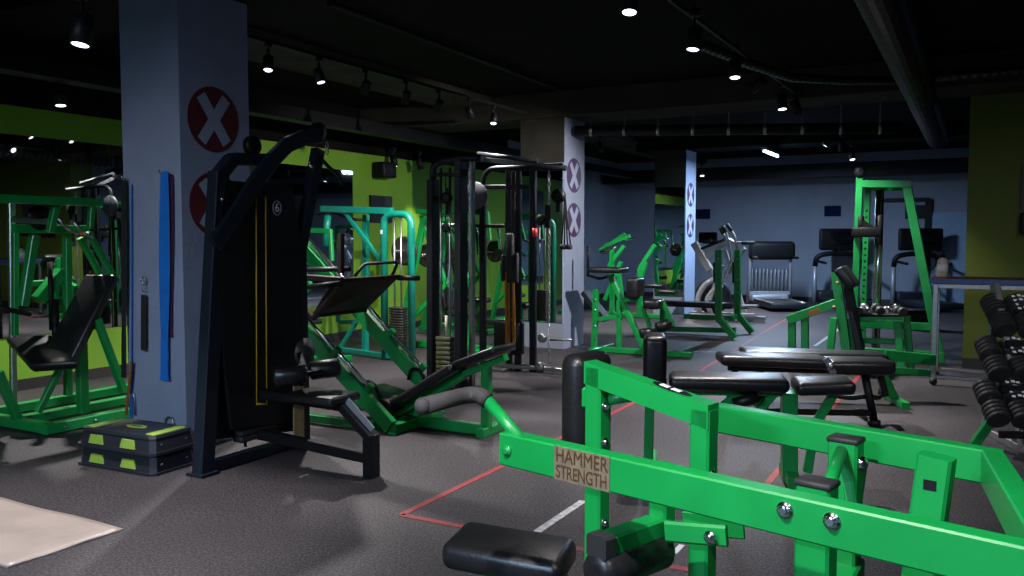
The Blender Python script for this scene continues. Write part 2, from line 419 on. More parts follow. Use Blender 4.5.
# ------------------------------------------------------------------ spot fixtures
SPOTM = {}
def spotlamp(pos, aim, label, power, group, size=1.0, real=True, angle=82, col=(1.0, .94, .93)):
    t = T('track_spotlight', label, 'spotlight', pos, group=group)
    d = (Vector(aim)-Vector(pos)).normalized(); L = .13*size; r = .042*size; pos = Vector(pos)
    b = t.new('lamp_body', BLK); b.lathe(pos-d*L*.55, d, [(0, r*.8), (.01, r), (L, r), (L, r*.86), (L-.012, r*.84)], n=18)
    e = t.new('lens', LAMPE); e.cyl(pos-d*L*.55+d*(L-.011), pos-d*L*.55+d*(L-.006), r*.8, n=18, smooth=False)
    y = t.new('yoke', BLK); y.beam(pos+Z*.14*size-d*L*.15, pos-d*L*.15+Z*.01, .012, .03); y.cyl(pos+Z*.13*size, pos+Z*.17*size, .03*size, n=12)
    t.done()
    if real and power > 0:
        l = bpy.data.lights.new('spot', 'SPOT'); l.energy = power; l.spot_size = math.radians(angle); l.spot_blend = .55
        l.shadow_soft_size = .03; l.color = col
        lo = bpy.data.objects.new('spot_beam', l); COL.objects.link(lo); lo.parent = t.o
        lo.location = d*(L*.62)
        lo.rotation_euler = d.to_track_quat('-Z', 'Y').to_euler()
    return t
def track(p0, p1, label):
    one('lighting_track', BLK, label, 'lighting track', p0, lambda p: p.beam(p0, p1, .035, .03, side=R))

TZ = 3.07
def on_track(O, t): return O+A*t
tO = G(272, 51, 3.07+.0)
tr0 = Vector((-1.98, 7.0, 0))
track(gz(tr0-A*.25, 3.09), gz(tr0+A*4.6, 3.09), 'black lighting track with seven spotlights behind the near pillar')
P_ = dict(a=Vector((0, 0, 0)))
tl = [(0, (-2.6, 8.2)), (.615, (-1.5, 8.6)), (1.25, (-2.0, 9.6)), (1.9, (.0, 10)), (2.49, (.4, 11)), (3.13, (-1, 11)), (3.68, (0, 10.5))]
nm = ['first', 'second', 'third', 'fourth', 'fifth', 'sixth', 'seventh']
for i, (t_, am) in enumerate(tl):
    p_ = gz(tr0+A*t_, 2.91)
    spotlamp(p_, (p_.x+[.1, .5, -.9, -.6, -1.0, .5, -.1][i], p_.y+[-.6, -.3, .6, 1.0, 1.0, .4, -.7][i], 1.2), nm[i]+' spotlight from the near pillar on the long ceiling track', [380, 340, 230, 230, 260, 180, 200][i], 'spotlights on the long track')
SPL = [  (60, 98, 7.9, (.3, -.3), 420, 'dim spotlight over the green seated leg machine'),
 # px, py, depth, aim offset, power, label
 (82, 32, 4.6, (-.15, -.45), 420, 'nearest spotlight, hanging left of the near pillar'),
 (394, 162, 13.4, (.3, -.3), 200, 'small spotlight in front of the green wall'),
 (420, 165, 13.8, (.5, .2), 220, 'small dim spotlight right above the teal frame'),
 (735, 70, 7.6, (-.1, -.5), 520, 'bright spotlight hanging alone under the curved hose start'),
 (694, 40, 6.3, (-.3, -.3), 190, 'second nearest spotlight on the track over the benches'),
 (782, 103, 9.4, (0, -.5), 600, 'bright spotlight below the curved hose'),
 (796, 108, 9.9, (.8, .4), 320, 'dim spotlight turned away beside the one below the hose'),
 (757, 85, 8.6, (-2.8, 2.2), 700, 'tilted spotlight between the two bright ones under the hose'),
 (600, 148, 14.6, (.3, .4), 600, 'tiny spotlight right of the middle pillar top'),
 (702, 173, 19.0, (.0, -.9), 500, 'tiny spotlight just right of the far pillar'),
 (828, 142, 13.5, (-1.4, .4), 260, 'tiny spotlight left of the pair near the tall green rack'),
 (842, 147, 14.4, (.0, .2), 120, 'tiny spotlight above the tall green rack'),
 (852, 156, 15.6, (.0, -.8), 0, 'tiny spotlight farthest along the row over the tall green rack'),
 (630, 2, 5.4, (-.2, -.6), 90, 'first and nearest spotlight on the track over the benches')]
for (px, py, d, ao, pw, lb) in SPL:
    p_ = W(px, py, d); k_ = .6
    spotlamp(p_, (p_.x+ao[0]*k_, p_.y+ao[1]*k_, p_.z-1.3), lb, pw, None, size=1.3)
    if p_.z < 2.95:
        one('suspension_rod', BLK, 'thin rod of the '+lb, 'rod', p_, lambda p: p.cyl(p_+Z*.17, gz(p_, CEIL), .008, n=8))
one('lighting_track', BLK, 'black lighting track over the benches right of centre', 'lighting track', W(694, 40, 6.3), lambda p: p.beam(gz(W(630, 2, 5.4), 3.16)-A*.6, gz(W(796, 108, 9.9), 3.16), .035, .03, side=R))
# fluorescent strips
def strip(c, d, label, power, L=1.2):
    t = T('fluorescent_light', label, 'strip light', c)
    b = t.new('housing', GREYM); b.beam(c-d*L/2+Z*.05, c+d*L/2+Z*.05, .09, .05, side=d.cross(Z))
    e = t.new('tube', TUBEE); e.cyl(c-d*L/2, c+d*L/2, .016, n=10)
    q = t.new('hanger', BLK); q.cyl(c-d*L*.3+Z*.07, gz(c-d*L*.3, CEIL), .006, n=6)
    q = t.new('hanger', BLK); q.cyl(c+d*L*.3+Z*.07, gz(c+d*L*.3, CEIL), .006, n=6)
    t.done()
    l = bpy.data.lights.new('strip', 'AREA'); l.shape = 'RECTANGLE'; l.size = L; l.size_y = .05; l.energy = power; l.color = (.52, .72, 1.0)
    lo = bpy.data.objects.new('strip_glow', l); COL.objects.link(lo); lo.parent = t.o; lo.location = (0, 0, -.03)
    lo.rotation_euler = (0, 0, math.atan2(d.y, d.x))
cst = W(771, 154, 15.9)
strip(cst, A, 'glowing blue white strip light hanging over the far benches', 300)
# lights of the same kind that hang behind the camera
for i, (x, y, ax, ay, pw) in enumerate([(-.5, .95, .8, .9, 420), (.9, .2, -.1, 1.4, 70), (-3.6, 1.8, .9, 2.2, 90), (2.9, 2.6, 1.0, 2.2, 170)]):
    p_ = Vector((x, y, 2.91))
    spotlamp(p_, (x+ax, y+ay, .9), ['spotlight over the viewer, left of centre', 'spotlight over the viewer, right of centre', 'spotlight over the floor mat', 'spotlight over the dumbbell stand'][i], pw, None, angle=[52, 82, 82, 82][i])
strip(Vector((-3.4, -1.5, 3.1)), R, 'strip light behind the viewer on the left', 600)
strip(Vector((1.0, -3.0, 3.1)), R, 'strip light behind the viewer on the right', 30)

# ------------------------------------------------------------------ generic fittings
def bolt(p, c, d, r=.012):
    d = Vector(d).normalized(); c = Vector(c)
    p.lathe(c, d, [(0, r*1.45), (.003, r*1.45), (.0031, r), (.008, r), (.012, r*.6)], n=14)
def plate(p, c, d, r, th, n=28):
    d = Vector(d).normalized(); c = Vector(c)
    p.lathe(c-d*th/2, d, [(0, .03), (0, r*.93), (th*.25, r), (th*.75, r), (th, r*.93), (th, r*.8), (th*.8, r*.75), (th*.8, r*.35), (th, r*.3), (th, .03)], n=n)
def foot(p, c, s=.06):
    p.box(Vector(c)+Z*.009, R*s, A*s, Z*.018)

# ================================================================== 1 foreground row machine
U1 = Vector((.741, -.671, 0)).normalized(); V1 = Vector((.671, .741, 0)).normalized()
F = Fr((.21, 2.40), U1, V1)
t = T('row_machine', 'big bright green row machine with long lever arms, chest pad and metal nameplate', 'exercise machine', F.w(0, 0, 0), side=V1)
fr = t.new('frame', GREEN)
aF = .042; aR = .378
zF, zR = 1.118, 1.045
fr.beam(F.w(aF, 0, .02), F.w(aF, 0, zF+.02), .055, .055)
fr.beam(F.w(aR, 0, .02), F.w(aR, 0, zR+.02), .055, .056)
def fb(p, a0, z0, a1, z1, b, w, h):   # mitred box beam with vertical ends
    q = [F.w(a0, b-w/2, z0+h/2), F.w(a1, b-w/2, z1+h/2), F.w(a1, b-w/2, z1-h/2), F.w(a0, b-w/2, z0-h/2)]
    p.poly(q, V1*w)
fb(fr, aF-.028, zF+.005, aR+.026, zR+.005, 0, .055, .062)
# main base
fr.beam(F.w(-.55, 0, .05), F.w(1.25, 0, .05), .06, .08)
fr.beam(F.w(-.5, -.3, .035), F.w(-.5, .3, .035), .06, .07)
fr.beam(F.w(1.2, -.36, .035), F.w(1.2, .36, .035), .06, .07)
fr.beam(F.w(aR, 0, .3), F.w(.80, 0, .08), .05, .05)
# rear leaning post with the square hole
P0 = W(936, 452, 1.79); P0 = F.s(936, 453, .03)
rp = t.new('rear_post', GREEN)
top = F.s(937, 456, .02); low = F.s(921, 576, .02); dr = (low-top).normalized(); kz = (top.z-.05)/(-dr.z)
rp.beam(top, top+dr*kz, .05, .070)
hole = t.new('post_slot', BLK, label='small square hole cut in the leaning post')
hc = top.lerp(low, .22); nn_ = -V1
hole.box(hc+nn_*.0252, U1*.026, Z*.022, nn_*.002)
# lever arms
arm = t.new('lever_arm', GREEN)
hA = .082; wA = .05
def armbox(p, q0, q1, w=wA, h=hA):
    p.beam(q0, q1, w, h, side=Z.cross((q1-q0).normalized()), ch=.004)
N0 = W(506, 447, 2.14); N1 = W(1040, 571, 1.345)
nd = (N1-N0).normalized(); nsd = Z.cross(nd)
if nsd.dot(V1) < 0: nsd = -nsd
armbox(arm, N0, N1)
F0 = gz(W(700, 419, 2.55), .967); F1 = W(1001, 468, 2.0)
farm = t.new('lever_arm', GREEN)
armbox(farm, F0, F1)
cr = t.new('rear_crossbar', GREEN); armbox(cr, F1-(F1-F0).normalized()*.02, N1+nd*.02)
# name plate on the near arm
npq = t.new('nameplate', PLATE, label='dull metal nameplate with bronze lettering')
pc = N0+nd*((gz(W(584, 470, 2.0), .967)-N0).dot(nd)+.030) ; face = -nsd*(wA/2)
pc = pc+face
npq.box(pc+face.normalized()*.001, nd*.162, Z*.080, nsd*.002)
# chest pad
cp_ = t.new('chest_pad', LEATHER)
cc = F.w(-.030, .045, 1.0)
cp_.pad(cc, U1*.085, V1*.17, Z*.34, .035, 4)
br = t.new('pad_bracket', GREEN); br.beam(F.w(.0, .0, 1.05), F.w(.04, 0, 1.05), .05, .06)
# seat
st = t.new('seat', LEATHER)
s0 = G(478, 524, .5); s1 = G(575, 541, .5); s2 = G(444, 550, .5); s3 = G(566, 571, .5)
sc = (s0+s1+s2+s3)/4
st.pad(sc-Z*.04+(s0-s1)*.05+Z*.012, ((s1-s0)+(s3-s2))/2*1.08, ((s0-s2)+(s1-s3))/2*1.0, Z*.09, .035, 4)
ss = t.new('seat_support', GREEN)
ss.beam(gz(sc, .42)+U1*.02, F.w(0, 0, .30), .06, .06); ss.beam(gz(sc, .05), gz(sc, .42), .06, .06)
ss.box(gz(sc, .44)+U1*.14-V1*.04, U1*.2, V1*.14, Z*.012)
# thigh roller arm
ra = t.new('roller_arm', GREEN)
q1 = W(662, 510, 2.12); q0 = W(606, 545, 1.98); q1.z = q0.z = .775
ra.beam(q0, q1, .055, .05, side=Z.cross((q1-q0).normalized()))
ra.beam(q1+Z*.0, gz(q1, .93), .052, .052)
b0 = W(666, 531, 2.07); b1 = W(727, 536, 1.99)
ra.beam(b0, b1, .02, .052, side=Z.cross((b1-b0).normalized()))
ra.beam(b0+V1*.085, b1+V1*.085, .012, .06, side=V1)
ro = t.new('thigh_roller', LEATHER)
dq = (q1-q0).normalized()
ro.lathe(q0-dq*.04-Z*.062, dq, [(0, .02), (.004, .04), (.02, .05), (.24, .05), (.255, .04), (.258, .02)], n=22)
kb = t.new('end_cap', RUBBER); kb.beam(q0-dq*.035+Z*.0, q0+dq*.003, .062, .056, side=Z.cross(dq))
# holes of the rear post
for z_ in [.40, .47, .54, .61, .68, .75, .82]:
    c = F.w(aR, -.0255, z_); hl = t.new('adjustment_hole', BLK); hl.cyl(c+V1*.0, c-V1*.001, .009, n=12)
# pivot brackets
for (pa_, pb2, dep, nm_) in (((817, 489), (817, 520), 1.78, 'n'), ((846, 441), (846, 470), 2.13, 'f')):
    pb1 = t.new('pivot_bracket', GREEN)
    c = W(pa_[0], pa_[1], dep); c.z = .975 if nm_ == 'n' else .985
    pb1.beam(gz(c, .60), c, .075, .055, side=U1)
    cpq = t.new('bracket_cap', RUBBER); cpq.pad(c+Z*.006, U1*.079, V1*.06, Z*.014, .003, 1)
    ax = t.new('pivot_bolt', CHROME); 
    bolt(ax, c-Z*.05-V1*.03, -V1, .012) if nm_ == 'n' else bolt(ax, c-Z*.05+U1*.04, U1-V1*.6, .013)
    (cN if nm_ == 'n' else cF) if False else None
    if nm_ == 'n': cN = c.copy()
    else: cF = c.copy()
vs = t.new('pivot_strut', GREEN)
vs.cyl(cF-Z*.02-V1*.03, gz(cN, .93)+V1*.1-U1*.02, .015)
vs.beam(cF-Z*.03, gz(cF, .74)+U1*.05-V1*.04, .03, .03)
hz = t.new('cross_beam', GREEN)
hz.beam(gz(cN, .64)-V1*.05, gz(cF, .64)+V1*.05, .07, .07)
hz.beam(gz((cN+cF)/2, .64), gz((cN+cF)/2, .06), .07, .07)
hz.box(gz(cN, .70)-V1*.07-U1*.0, U1*.1, V1*.13, Z*.012)
# bolts on the near arm
for (x, y) in ((785, 510), (832, 521)):
    b_ = t.new('arm_bolt', CHROME)
    k_ = (x-503)/(1014-503)
    # where the pixel meets the arm's outer face
    r_ = ray(x, y); o_ = Vector((0, 0, CAMZ)); fp = N0-nsd*(wA/2)
    c = o_+r_*((fp-o_).dot(nsd)/r_.dot(nsd))
    b_.lathe(c, -nsd, [(0, .0165), (.003, .0165), (.0032, .011), (.009, .011), (.012, .007)], n=20)
eb = t.new('end_bolt', GREEN)
c = N0-nsd*(wA/2)+nd*.028
eb.lathe(c, -nsd, [(0, .014), (.004, .014), (.0042, .009), (.010, .007)], n=16)
# frame bolts
for z_ in (1.03, .93, .70): bolt(t.new('frame_bolt', CHROME), F.w(aF+.028, -.005, z_), U1, .009)
for z_ in (.90, .62): bolt(t.new('frame_bolt', CHROME), F.w(aR+.026, 0, z_), U1, .009)
bolt(t.new('frame_bolt', CHROME), gz(W(713, 536, 2.0), W(713, 536, 2.0).z)-V1*.014, -V1, .011)
# padded stop between the posts
sb = t.new('stop_peg', GREEN); sb.cyl(F.w(aF+.02, .02, 1.045), F.w(aF+.085, .08, 1.06), .017)
# side handle with foam grip
hd = t.new('handle_tube', GREEN); h0 = N0+nd*.06+Z*.02; h1 = W(487, 400, 2.22)
hd.cyl(h0, h1, .0165)
gp = t.new('foam_grip', FOAM)
gp.tube([h1+(h0-h1)*.02, W(478, 394, 2.23), W(462, 396, 2.22), W(424, 406, 2.10)], .022, n=14, fillet=.03)
gp.ball(W(423, 406, 2.10), .0225)
fh = t.new('far_stub', GREEN); fh.beam(F1-(F1-F0).normalized()*.34-Z*.03, F1-(F1-F0).normalized()*.36-Z*.22, .05, .05)
# oval sticker on the top bar
sk = t.new('sticker', BLK, label='small black sticker with white marks')
slope = Vector(U1*(aR-aF)+Z*(zR-zF)).normalized()
sn = V1.cross(slope); sn = sn if sn.z > 0 else -sn
cs = F.w(aR-.095, 0, zF+.005+.031+(zR-zF)*((aR-.095-aF+.028)/(aR-aF+.054)))+sn*.0015
def oval(p, c, a_, b_, n_, th=.001):
    p.poly([c+a_*math.cos(q*math.pi/12)+b_*math.sin(q*math.pi/12) for q in range(24)], n_*th)
oval(sk, cs, slope*.06, V1*.02, sn)
mk = t.new('sticker_mark', WHITE, parent=sk)
for o_ in (-.022, .014):
    mk.pad(cs+slope*o_+sn*.0015, slope*.026, V1*.02, sn*.0012, .0004, 1)
t.done()
text('lettering', 'HAMMER', GOLDTXT, pc+face.normalized()*.0026+Z*.019, nd, Z, .047, t.o, t.loc, off=.0, xs=.80)
text('lettering', 'STRENGTH', GOLDTXT, pc+face.normalized()*.0026-Z*.020, nd, Z, .044, t.o, t.loc, off=.0, xs=.68)

# ================================================================== 2 floor marks
def tape(name, m, pts, w, label):
    def f(p):
        for a_, c_ in zip(pts, pts[1:]):
            p.beam(gz(a_, .0015), gz(c_, .0015), w, .002, side=Z.cross((c_-a_).normalized()), ch=.0003)
    one(name, m, label, 'floor marking', pts[0], f)
K = G(401, 515); K2 = G(694, 570)
K2 = K+R*((K2-K).dot(R))
tape('floor_tape', REDTAPE, [K+A*5.6, K, K2, K2+A*6.5], .045, 'red tape outline of a lifting bay on the floor under the row machine')
w0 = G(537, 532); w1 = G(589, 502)
tape('floor_tape', WHTAPE, [w0, w0+A*((w1-w0).length)], .045, 'short white tape stripe on the floor by the row machine seat')
w0 = G(648, 370); tape('floor_tape', WHTAPE, [G(684, 352), G(760, 352)], .045, 'white tape stripe on the floor behind the bench pads')
tape('floor_tape', WHTAPE, [G(815, 346), G(855, 318)], .05, 'white tape stripe on the floor by the preacher bench')
tape('floor_tape', REDTAPE, [G(700, 372), G(705, 368), G(798, 312)], .03, 'thin red tape line running back towards the treadmills')
tb = G(673, 549)
tx = text('floor_number', '21', WHITE, gz(tb, .002)-R*.02, R, A, .17, None, None, off=.006)
tx['label'] = 'white number painted on the floor inside the red tape corner'; tx['category'] = 'floor marking'

# ================================================================== 3 mat and step platforms
m0, m1, m2, m3 = G(0, 499), G(124, 530), G(8, 569), G(-110, 530)
def matf(p):
    e1 = (m1-m0); 
    c0 = m0-e1*.9; q = [c0, m1, G(8, 569), G(8, 569)-e1*1.9]
    nx_, ny_ = 30, 16; vs_ = []
    random.seed(3)
    for i in range(nx_+1):
        row = []
        for j in range(ny_+1):
            u_ = i/nx_; v_ = j/ny_
            pnt = q[0].lerp(q[1], u_).lerp(q[3].lerp(q[2], u_), v_)
            h = .010+.004*math.sin(u_*17+v_*5)*math.sin(v_*6+1)
            row.append(p.bm.verts.new(gz(pnt, max(.006, h))))
        vs_.append(row)
    for i in range(nx_):
        for j in range(ny_):
            f = p.bm.faces.new((vs_[i][j], vs_[i+1][j], vs_[i+1][j+1], vs_[i][j+1])); f.smooth = True
    ring = [vs_[i][0] for i in range(nx_+1)]+[vs_[nx_][j] for j in range(1, ny_+1)]+[vs_[i][ny_] for i in range(nx_-1, -1, -1)]+[vs_[0][j] for j in range(ny_-1, 0, -1)]
    low_ = [p.bm.verts.new(gz(v.co, .0005)) for v in ring]
    for i in range(len(ring)):
        k2 = (i+1) % len(ring); p.bm.faces.new((ring[i], ring[k2], low_[k2], low_[i]))
    p.bm.faces.new(low_)
one('exercise_mat', MATTAN, 'creased beige exercise mat lying flat on the rubber floor', 'mat', m0, matf)

sO = G(78, 464); sE = G(153, 477)
sd_ = (sE-sO).normalized(); sl = (sE-sO).length
sb_ = G(183, 463)-G(153, 477); sw = sb_.length; sdp = Vector((-sd_.y, sd_.x, 0))
sw = .36; sl = max(sl, .56)
def stepper(z0, label):
    c = sO+sd_*sl/2+sdp*sw/2+Z*z0
    t = T('step_platform', label, 'aerobic step', c, group='stacked aerobic steps', side=sdp)
    b = t.new('body', NAVYPL)
    H = .125
    def ring(z, g): 
        x = sl/2+g; y = sw/2+g; k_ = .03
        return [c+sd_*a_+sdp*b2+Z*z for a_, b2 in ((-x+k_, -y), (x-k_, -y), (x, -y+k_), (x, y-k_), (x-k_, y), (-x+k_, y), (-x, y-k_), (-x, -y+k_))]
    b._prism(ring(0.0, .012), ring(.018, .012)); b._prism(ring(.018, 0), ring(H-.022, -.014)); b._prism(ring(H-.022, -.008), ring(H-.004, -.014)); 
    for s_ in (-1, 1):
        g = t.new('grip_pad', LIMEP, label='lime rubber grip strip'); g.pad(c+sd_*s_*(sl/2-.075)+Z*(H-.004), sd_*.075, sdp*(sw-.09), Z*.012, .004, 1)
    g = t.new('logo_oval', LIMEP, label='lime oval emblem'); oval(g, c+Z*(H-.003), sd_*.09, sdp*.035, Z, .004)
    g2 = t.new('logo_center', NAVYPL, parent=g); oval(g2, c+Z*(H+.0012), sd_*.06, sdp*.014, Z, .001)
    for s_ in (-.27, .15):
        g = t.new('side_block', LIMEP, label='lime rubber side block')
        o_ = c+sd_*(s_*sl+.02)-sdp*(sw/2-.006)
        g.poly([o_-sd_*.070+Z*.028-sdp*.009, o_+sd_*.070+Z*.028-sdp*.009, o_+sd_*.052+Z*.085-sdp*.004, o_-sd_*.052+Z*.085-sdp*.004], sdp*.02)
    for s_ in (-.1, .1):
        g = t.new('end_clip', STEEL); g.pad(c+sd_*(sl/2-.008)+sdp*s_+Z*.06, sd_*.008, sdp*.02, Z*.012, .003, 1)
    t.done(); return t
stepper(.001, 'dark aerobic step with lime grips, lower one of the pair by the near pillar')
stepper(.128, 'dark aerobic step with lime grips, upper one of the pair by the near pillar')

# ================================================================== 4 things hanging on the near pillar
PF = Fr((C1.x, C1.y), R, A)              # front face: a<0 along it, b=0 plane
def pf(px, py, off=.0): 
    q = PF.s(px, py, 0); return q-A*off
def hook(q, name='wall_hook', label=None):
    t = T(name, label, 'hook', q); b = t.new('hook_bar', CHROME); b.tube([q+A*.0, q-A*.05, q-A*.06+Z*.025], .006, n=8)
    t.done()
def band(name, m, label, px0, y0, y1, w, off, sway=0.0, th=.004, taper=0.0):
    a0 = pf(px0, y0, off); a1 = pf(px0+sway, y1, off)
    def f(p):
        n = 14
        for s_ in (-1, 1):     # the two hanging halves of the loop
            L_ = []
            for i in range(n+1):
                k_ = i/n; c = a0.lerp(a1, k_)+R*(s_*w*.55*math.sin(math.pi*min(1, k_*1.15+.05))*(.55))
                L_.append(c-A*(.003*s_))
            for c0, c1 in zip(L_, L_[1:]): p.beam(c0, c1+(c1-c0)*.05, w, th, side=R, ch=.001)
        p.beam(a1-R*w*.6, a1+R*w*.6, .03, th*1.5, side=Z)
        p.beam(a0-R*w*.3, a0+R*w*.3, .02, th*2.5, side=Z)
    one(name, m, label, 'resistance band', a0, f)
band('resistance_band', BLUEB, 'wide bright blue resistance band hanging on the front of the near pillar', 168, 173, 378, .075, .030)
band('resistance_band', PURPB, 'dark purple resistance band behind the blue band on the near pillar', 173, 176, 335, .035, .012, sway=-1)
band('resistance_band', BLUEB, 'narrow blue band at the left edge of the near pillar', 133, 186, 420, .014, .012)
band('resistance_band', RUBBER, 'long black rubber band at the left edge of the near pillar', 128, 180, 375, .045, .035)
band('resistance_band', ORANGEB, 'short red brown band low on the left edge of the near pillar', 136, 362, 412, .022, .04, sway=-5)
for (x, y) in ((165, 172), (128, 178), (147, 281), (137, 362)): pass
hook(pf(166, 174), label='chrome hook holding the blue band'); hook(pf(129, 180), label='chrome hook at the pillar edge holding the long black band')
hook(pf(148, 282), label='chrome hook holding the short black strap')
def strap(label, x, y0, y1, w):
    a0 = pf(x, y0, .03); a1 = pf(x, y1, .03)
    t = T('hanging_strap', label, 'strap', a0)
    c = t.new('snap_hook', CHROME); c.tube([a0+Z*.06, a0+Z*.05+R*.014, a0+Z*.01+R*.012, a0, a0-R*.010+Z*.01, a0-R*.012+Z*.05], .0045, n=8, closed=True)
    b = t.new('webbing', RUBBER); b.beam(a0-Z*.07, a1, w, .012, side=R)
    r_ = t.new('ring', CHROME); r_.tube([a0+(R*math.cos(i*.6283)+Z*math.sin(i*.6283))*.016-Z*.03 for i in range(10)], .003, n=6, closed=True)
    t.done()
strap('short black strap with chrome snap hook hanging mid height on the near pillar', 147, 285, 350, .05)
for i, (x, y) in enumerate(((132, 398), (171, 424))):
    q_ = pf(x, y, .012)
    one('anchor_ring', STEEL, ['steel floor anchor loop at the left foot of the near pillar', 'steel anchor loop behind the step platforms'][i], 'anchor', q_, lambda p: p.tube([q_+R*-.045-Z*.12, q_-R*.045+Z*.0, q_-R*.03+Z*.05, q_+R*.03+Z*.05, q_+R*.045, q_+R*.045-Z*.12], .008, n=10, fillet=.03))
# ================================================================== 5 black selectorised machine by the pillar
FB = Fr((-1.935, 5.36), A, R)           # u along A (stack frame), v across towards the bench
def B(px, py, b=0.0): return FB.s(px, py, b)
t = T('leg_curl_machine', 'tall black weight stack machine with an arched arm beside the near pillar', 'exercise machine', FB.w(.4, 0, 0), side=R)
f = t.new('frame', NAVYP)
pL0 = gz(B(203, 476), .0); pL1 = B(219, 172)
f.beam(pL0, pL1, .09, .11); 
pT0 = B(232, 159); pT1 = B(266, 160)
f.beam(pL1-Z*.02, pT0, .09, .08); f.beam(pT0, pT1, .09, .08)
pR0 = gz(B(303, 447), 0); pR1 = B(320, 142)
f.beam(pR0, B(299, 246), .08, .08); f.beam(B(299, 252), B(318, 150), .07, .09)
f.beam(pL0+Z*.04, pR0+Z*.04, .08, .07)
f.box(pL0+Z*.01, R*.15, A*.14, Z*.02)
ar = t.new('arched_arm', NAVYP)
pts = [B(215, 245, .06), B(232, 219, .06), B(252, 187, .06), B(272, 160, .06), B(287, 145, .06), B(304, 137, .06), B(318, 136, .06)]
for a_, b_ in zip(pts, pts[1:]): ar.beam(a_, b_+(b_-a_).normalized()*.012, .05, .105)
pu = t.new('pulley', BLK); pu.lathe(B(316, 132, .03), R, [(0, .04), (.0, .07), (.02, .055), (.04, .07), (.041, .03)], n=22)
pu = t.new('pulley', BLK); pu.lathe(B(250, 146, -.02), R, [(0, .04), (.0, .065), (.02, .05), (.04, .065), (.041, .03)], n=22)
ca = t.new('bolt_ring', CHROME); ca.lathe(B(311, 165, .05), R, [(0, .022), (.006, .022), (.0062, .012), (.012, .01)], n=16)
for (x, y) in ((222, 199), (221, 239)):
    q_ = t.new('frame_bolt', CHROME); bolt(q_, B(x, y, .047), R, .009)
cbn = t.new('snap_hook', CHROME); c_ = B(327, 150, .05)
cbn.tube([c_+Z*.06, c_+Z*.05+A*.014, c_-Z*.02+A*.014, c_-Z*.035, c_-Z*.02-A*.014, c_+Z*.05-A*.014], .005, n=8, closed=True)
hq = t.new('hanging_handle', BLK); hq.tube([B(322, 160, .06), B(332, 170, .06), B(341, 178, .06), B(342, 186, .06)], .014, n=8, fillet=.03)
# weight stack shroud
sh = t.new('stack_shroud', BLK)
shp = [B(226, 180, .05), B(292, 186, .05), B(303, 250, .05), B(300, 420, .05), B(232, 430, .05), B(214, 260, .05)]
sh.poly(shp, -R*.025)
sh2 = t.new('rear_shroud', NAVYP); shp = [B(217, 196, -.08), B(300, 196, -.08), B(303, 430, -.08), B(210, 440, -.08)]; sh2.poly(shp, -R*.02)
# slot with yellow edging and stack inside
yl = t.new('yellow_edging', YELLOWL)
qa = [B(256, 197, .0515), B(256.5, 404, .0515), B(266.5, 404, .0515), B(265.5, 197, .0515)]
yl.tube([p_+R*.002 for p_ in qa[:2]], .0045, n=6); yl.tube([p_+R*.002 for p_ in qa[2:]], .0045, n=6); yl.tube([qa[1]+R*.002, qa[2]+R*.002], .007, n=6)
bd = t.new('emblem', GREYM, label='small pale ring emblem with a digit')
ec = B(277, 208, .052)
bd.tube([ec+(A*math.cos(i*math.pi/8)*.8+Z*math.sin(i*math.pi/8))*.048 for i in range(16)], .0035, n=6, closed=True)
# stack plates behind the slot
wq = t.new('weight_stack', CAST)
for i in range(14): wq.pad(FB.w(.42, -.015, .16+i*.045), A*.34, R*.09, Z*.04, .005, 1)
for a_ in (.32, .52):
    g_ = t.new('guide_rod', STEEL); g_.cyl(FB.w(a_, -.015, .1), FB.w(a_, -.015, 1.85), .011, n=10)
gb = t.new('tan_board', BRASS, label='worn tan board behind the rear post'); gb.poly([B(293, 386, .10), B(303, 386, .10), B(303, 437, .10), B(293, 437, .10)], R*.012)
# bench
bench = t.new('bench_frame', BLK)
m_ = FB.w(.42, 0, 0)
e0 = gz(G(374, 476), 0); e0 = m_+R*((e0-m_).dot(R))
FE = Fr((m_.x, m_.y), R, A)
bench.side = A
bench.beam(FE.w(0, 0, .17), FE.w((e0-m_).length, 0, .12), .07, .065)
bench.beam(FE.w((e0-m_).length, 0, 0), FE.w((e0-m_).length, 0, .27), .09, .075)
L_ = (e0-m_).length
bench.beam(FE.w(L_+.01, 0, .25), FE.w(L_-.24, 0, .45), .10, .05)
bench.beam(FE.w(L_-.22, 0, .43), FE.w(.0, 0, .45), .08, .06)
seat = t.new('seat', LEATHER); seat.pad(FE.w(L_-.40, 0, .475), R*.42, A*.30, Z*.055, .02)
cap = t.new('seat_end_plate', GREYM, label='scuffed grey end plate of the bench'); cap.beam(FE.w(L_+.0, 0, .285), FE.w(L_-.2, 0, .455), .085, .012)
for s_ in (-1, 1):
    rr = t.new('leg_roller', LEATHER)
    c_ = W(325, 371, 5.55) if s_ > 0 else W(290, 377, 5.25)
    rr.lathe(c_-Vector((.10, .03, -.005)), Vector((.97, .3, .08)), [(0, .02), (.005, .05), (.02, .062), (.19, .062), (.205, .05), (.208, .02)], n=22)
la_ = t.new('roller_lever', BLK); la_.beam(W(306, 374, 5.42), W(300, 355, 5.75), .04, .04); la_.cyl(W(283, 378, 5.22), W(338, 369, 5.62), .018, n=10)
hub = t.new('cam_plate', CAST); hub.lathe(W(303, 352, 5.9), R, [(0, .02), (0, .09), (.02, .1), (.03, .05), (.05, .04)], n=24)
t.done()
text('digit', '6', WHITE, ec+R*.002, A, Z, .085, t.o, t.loc)

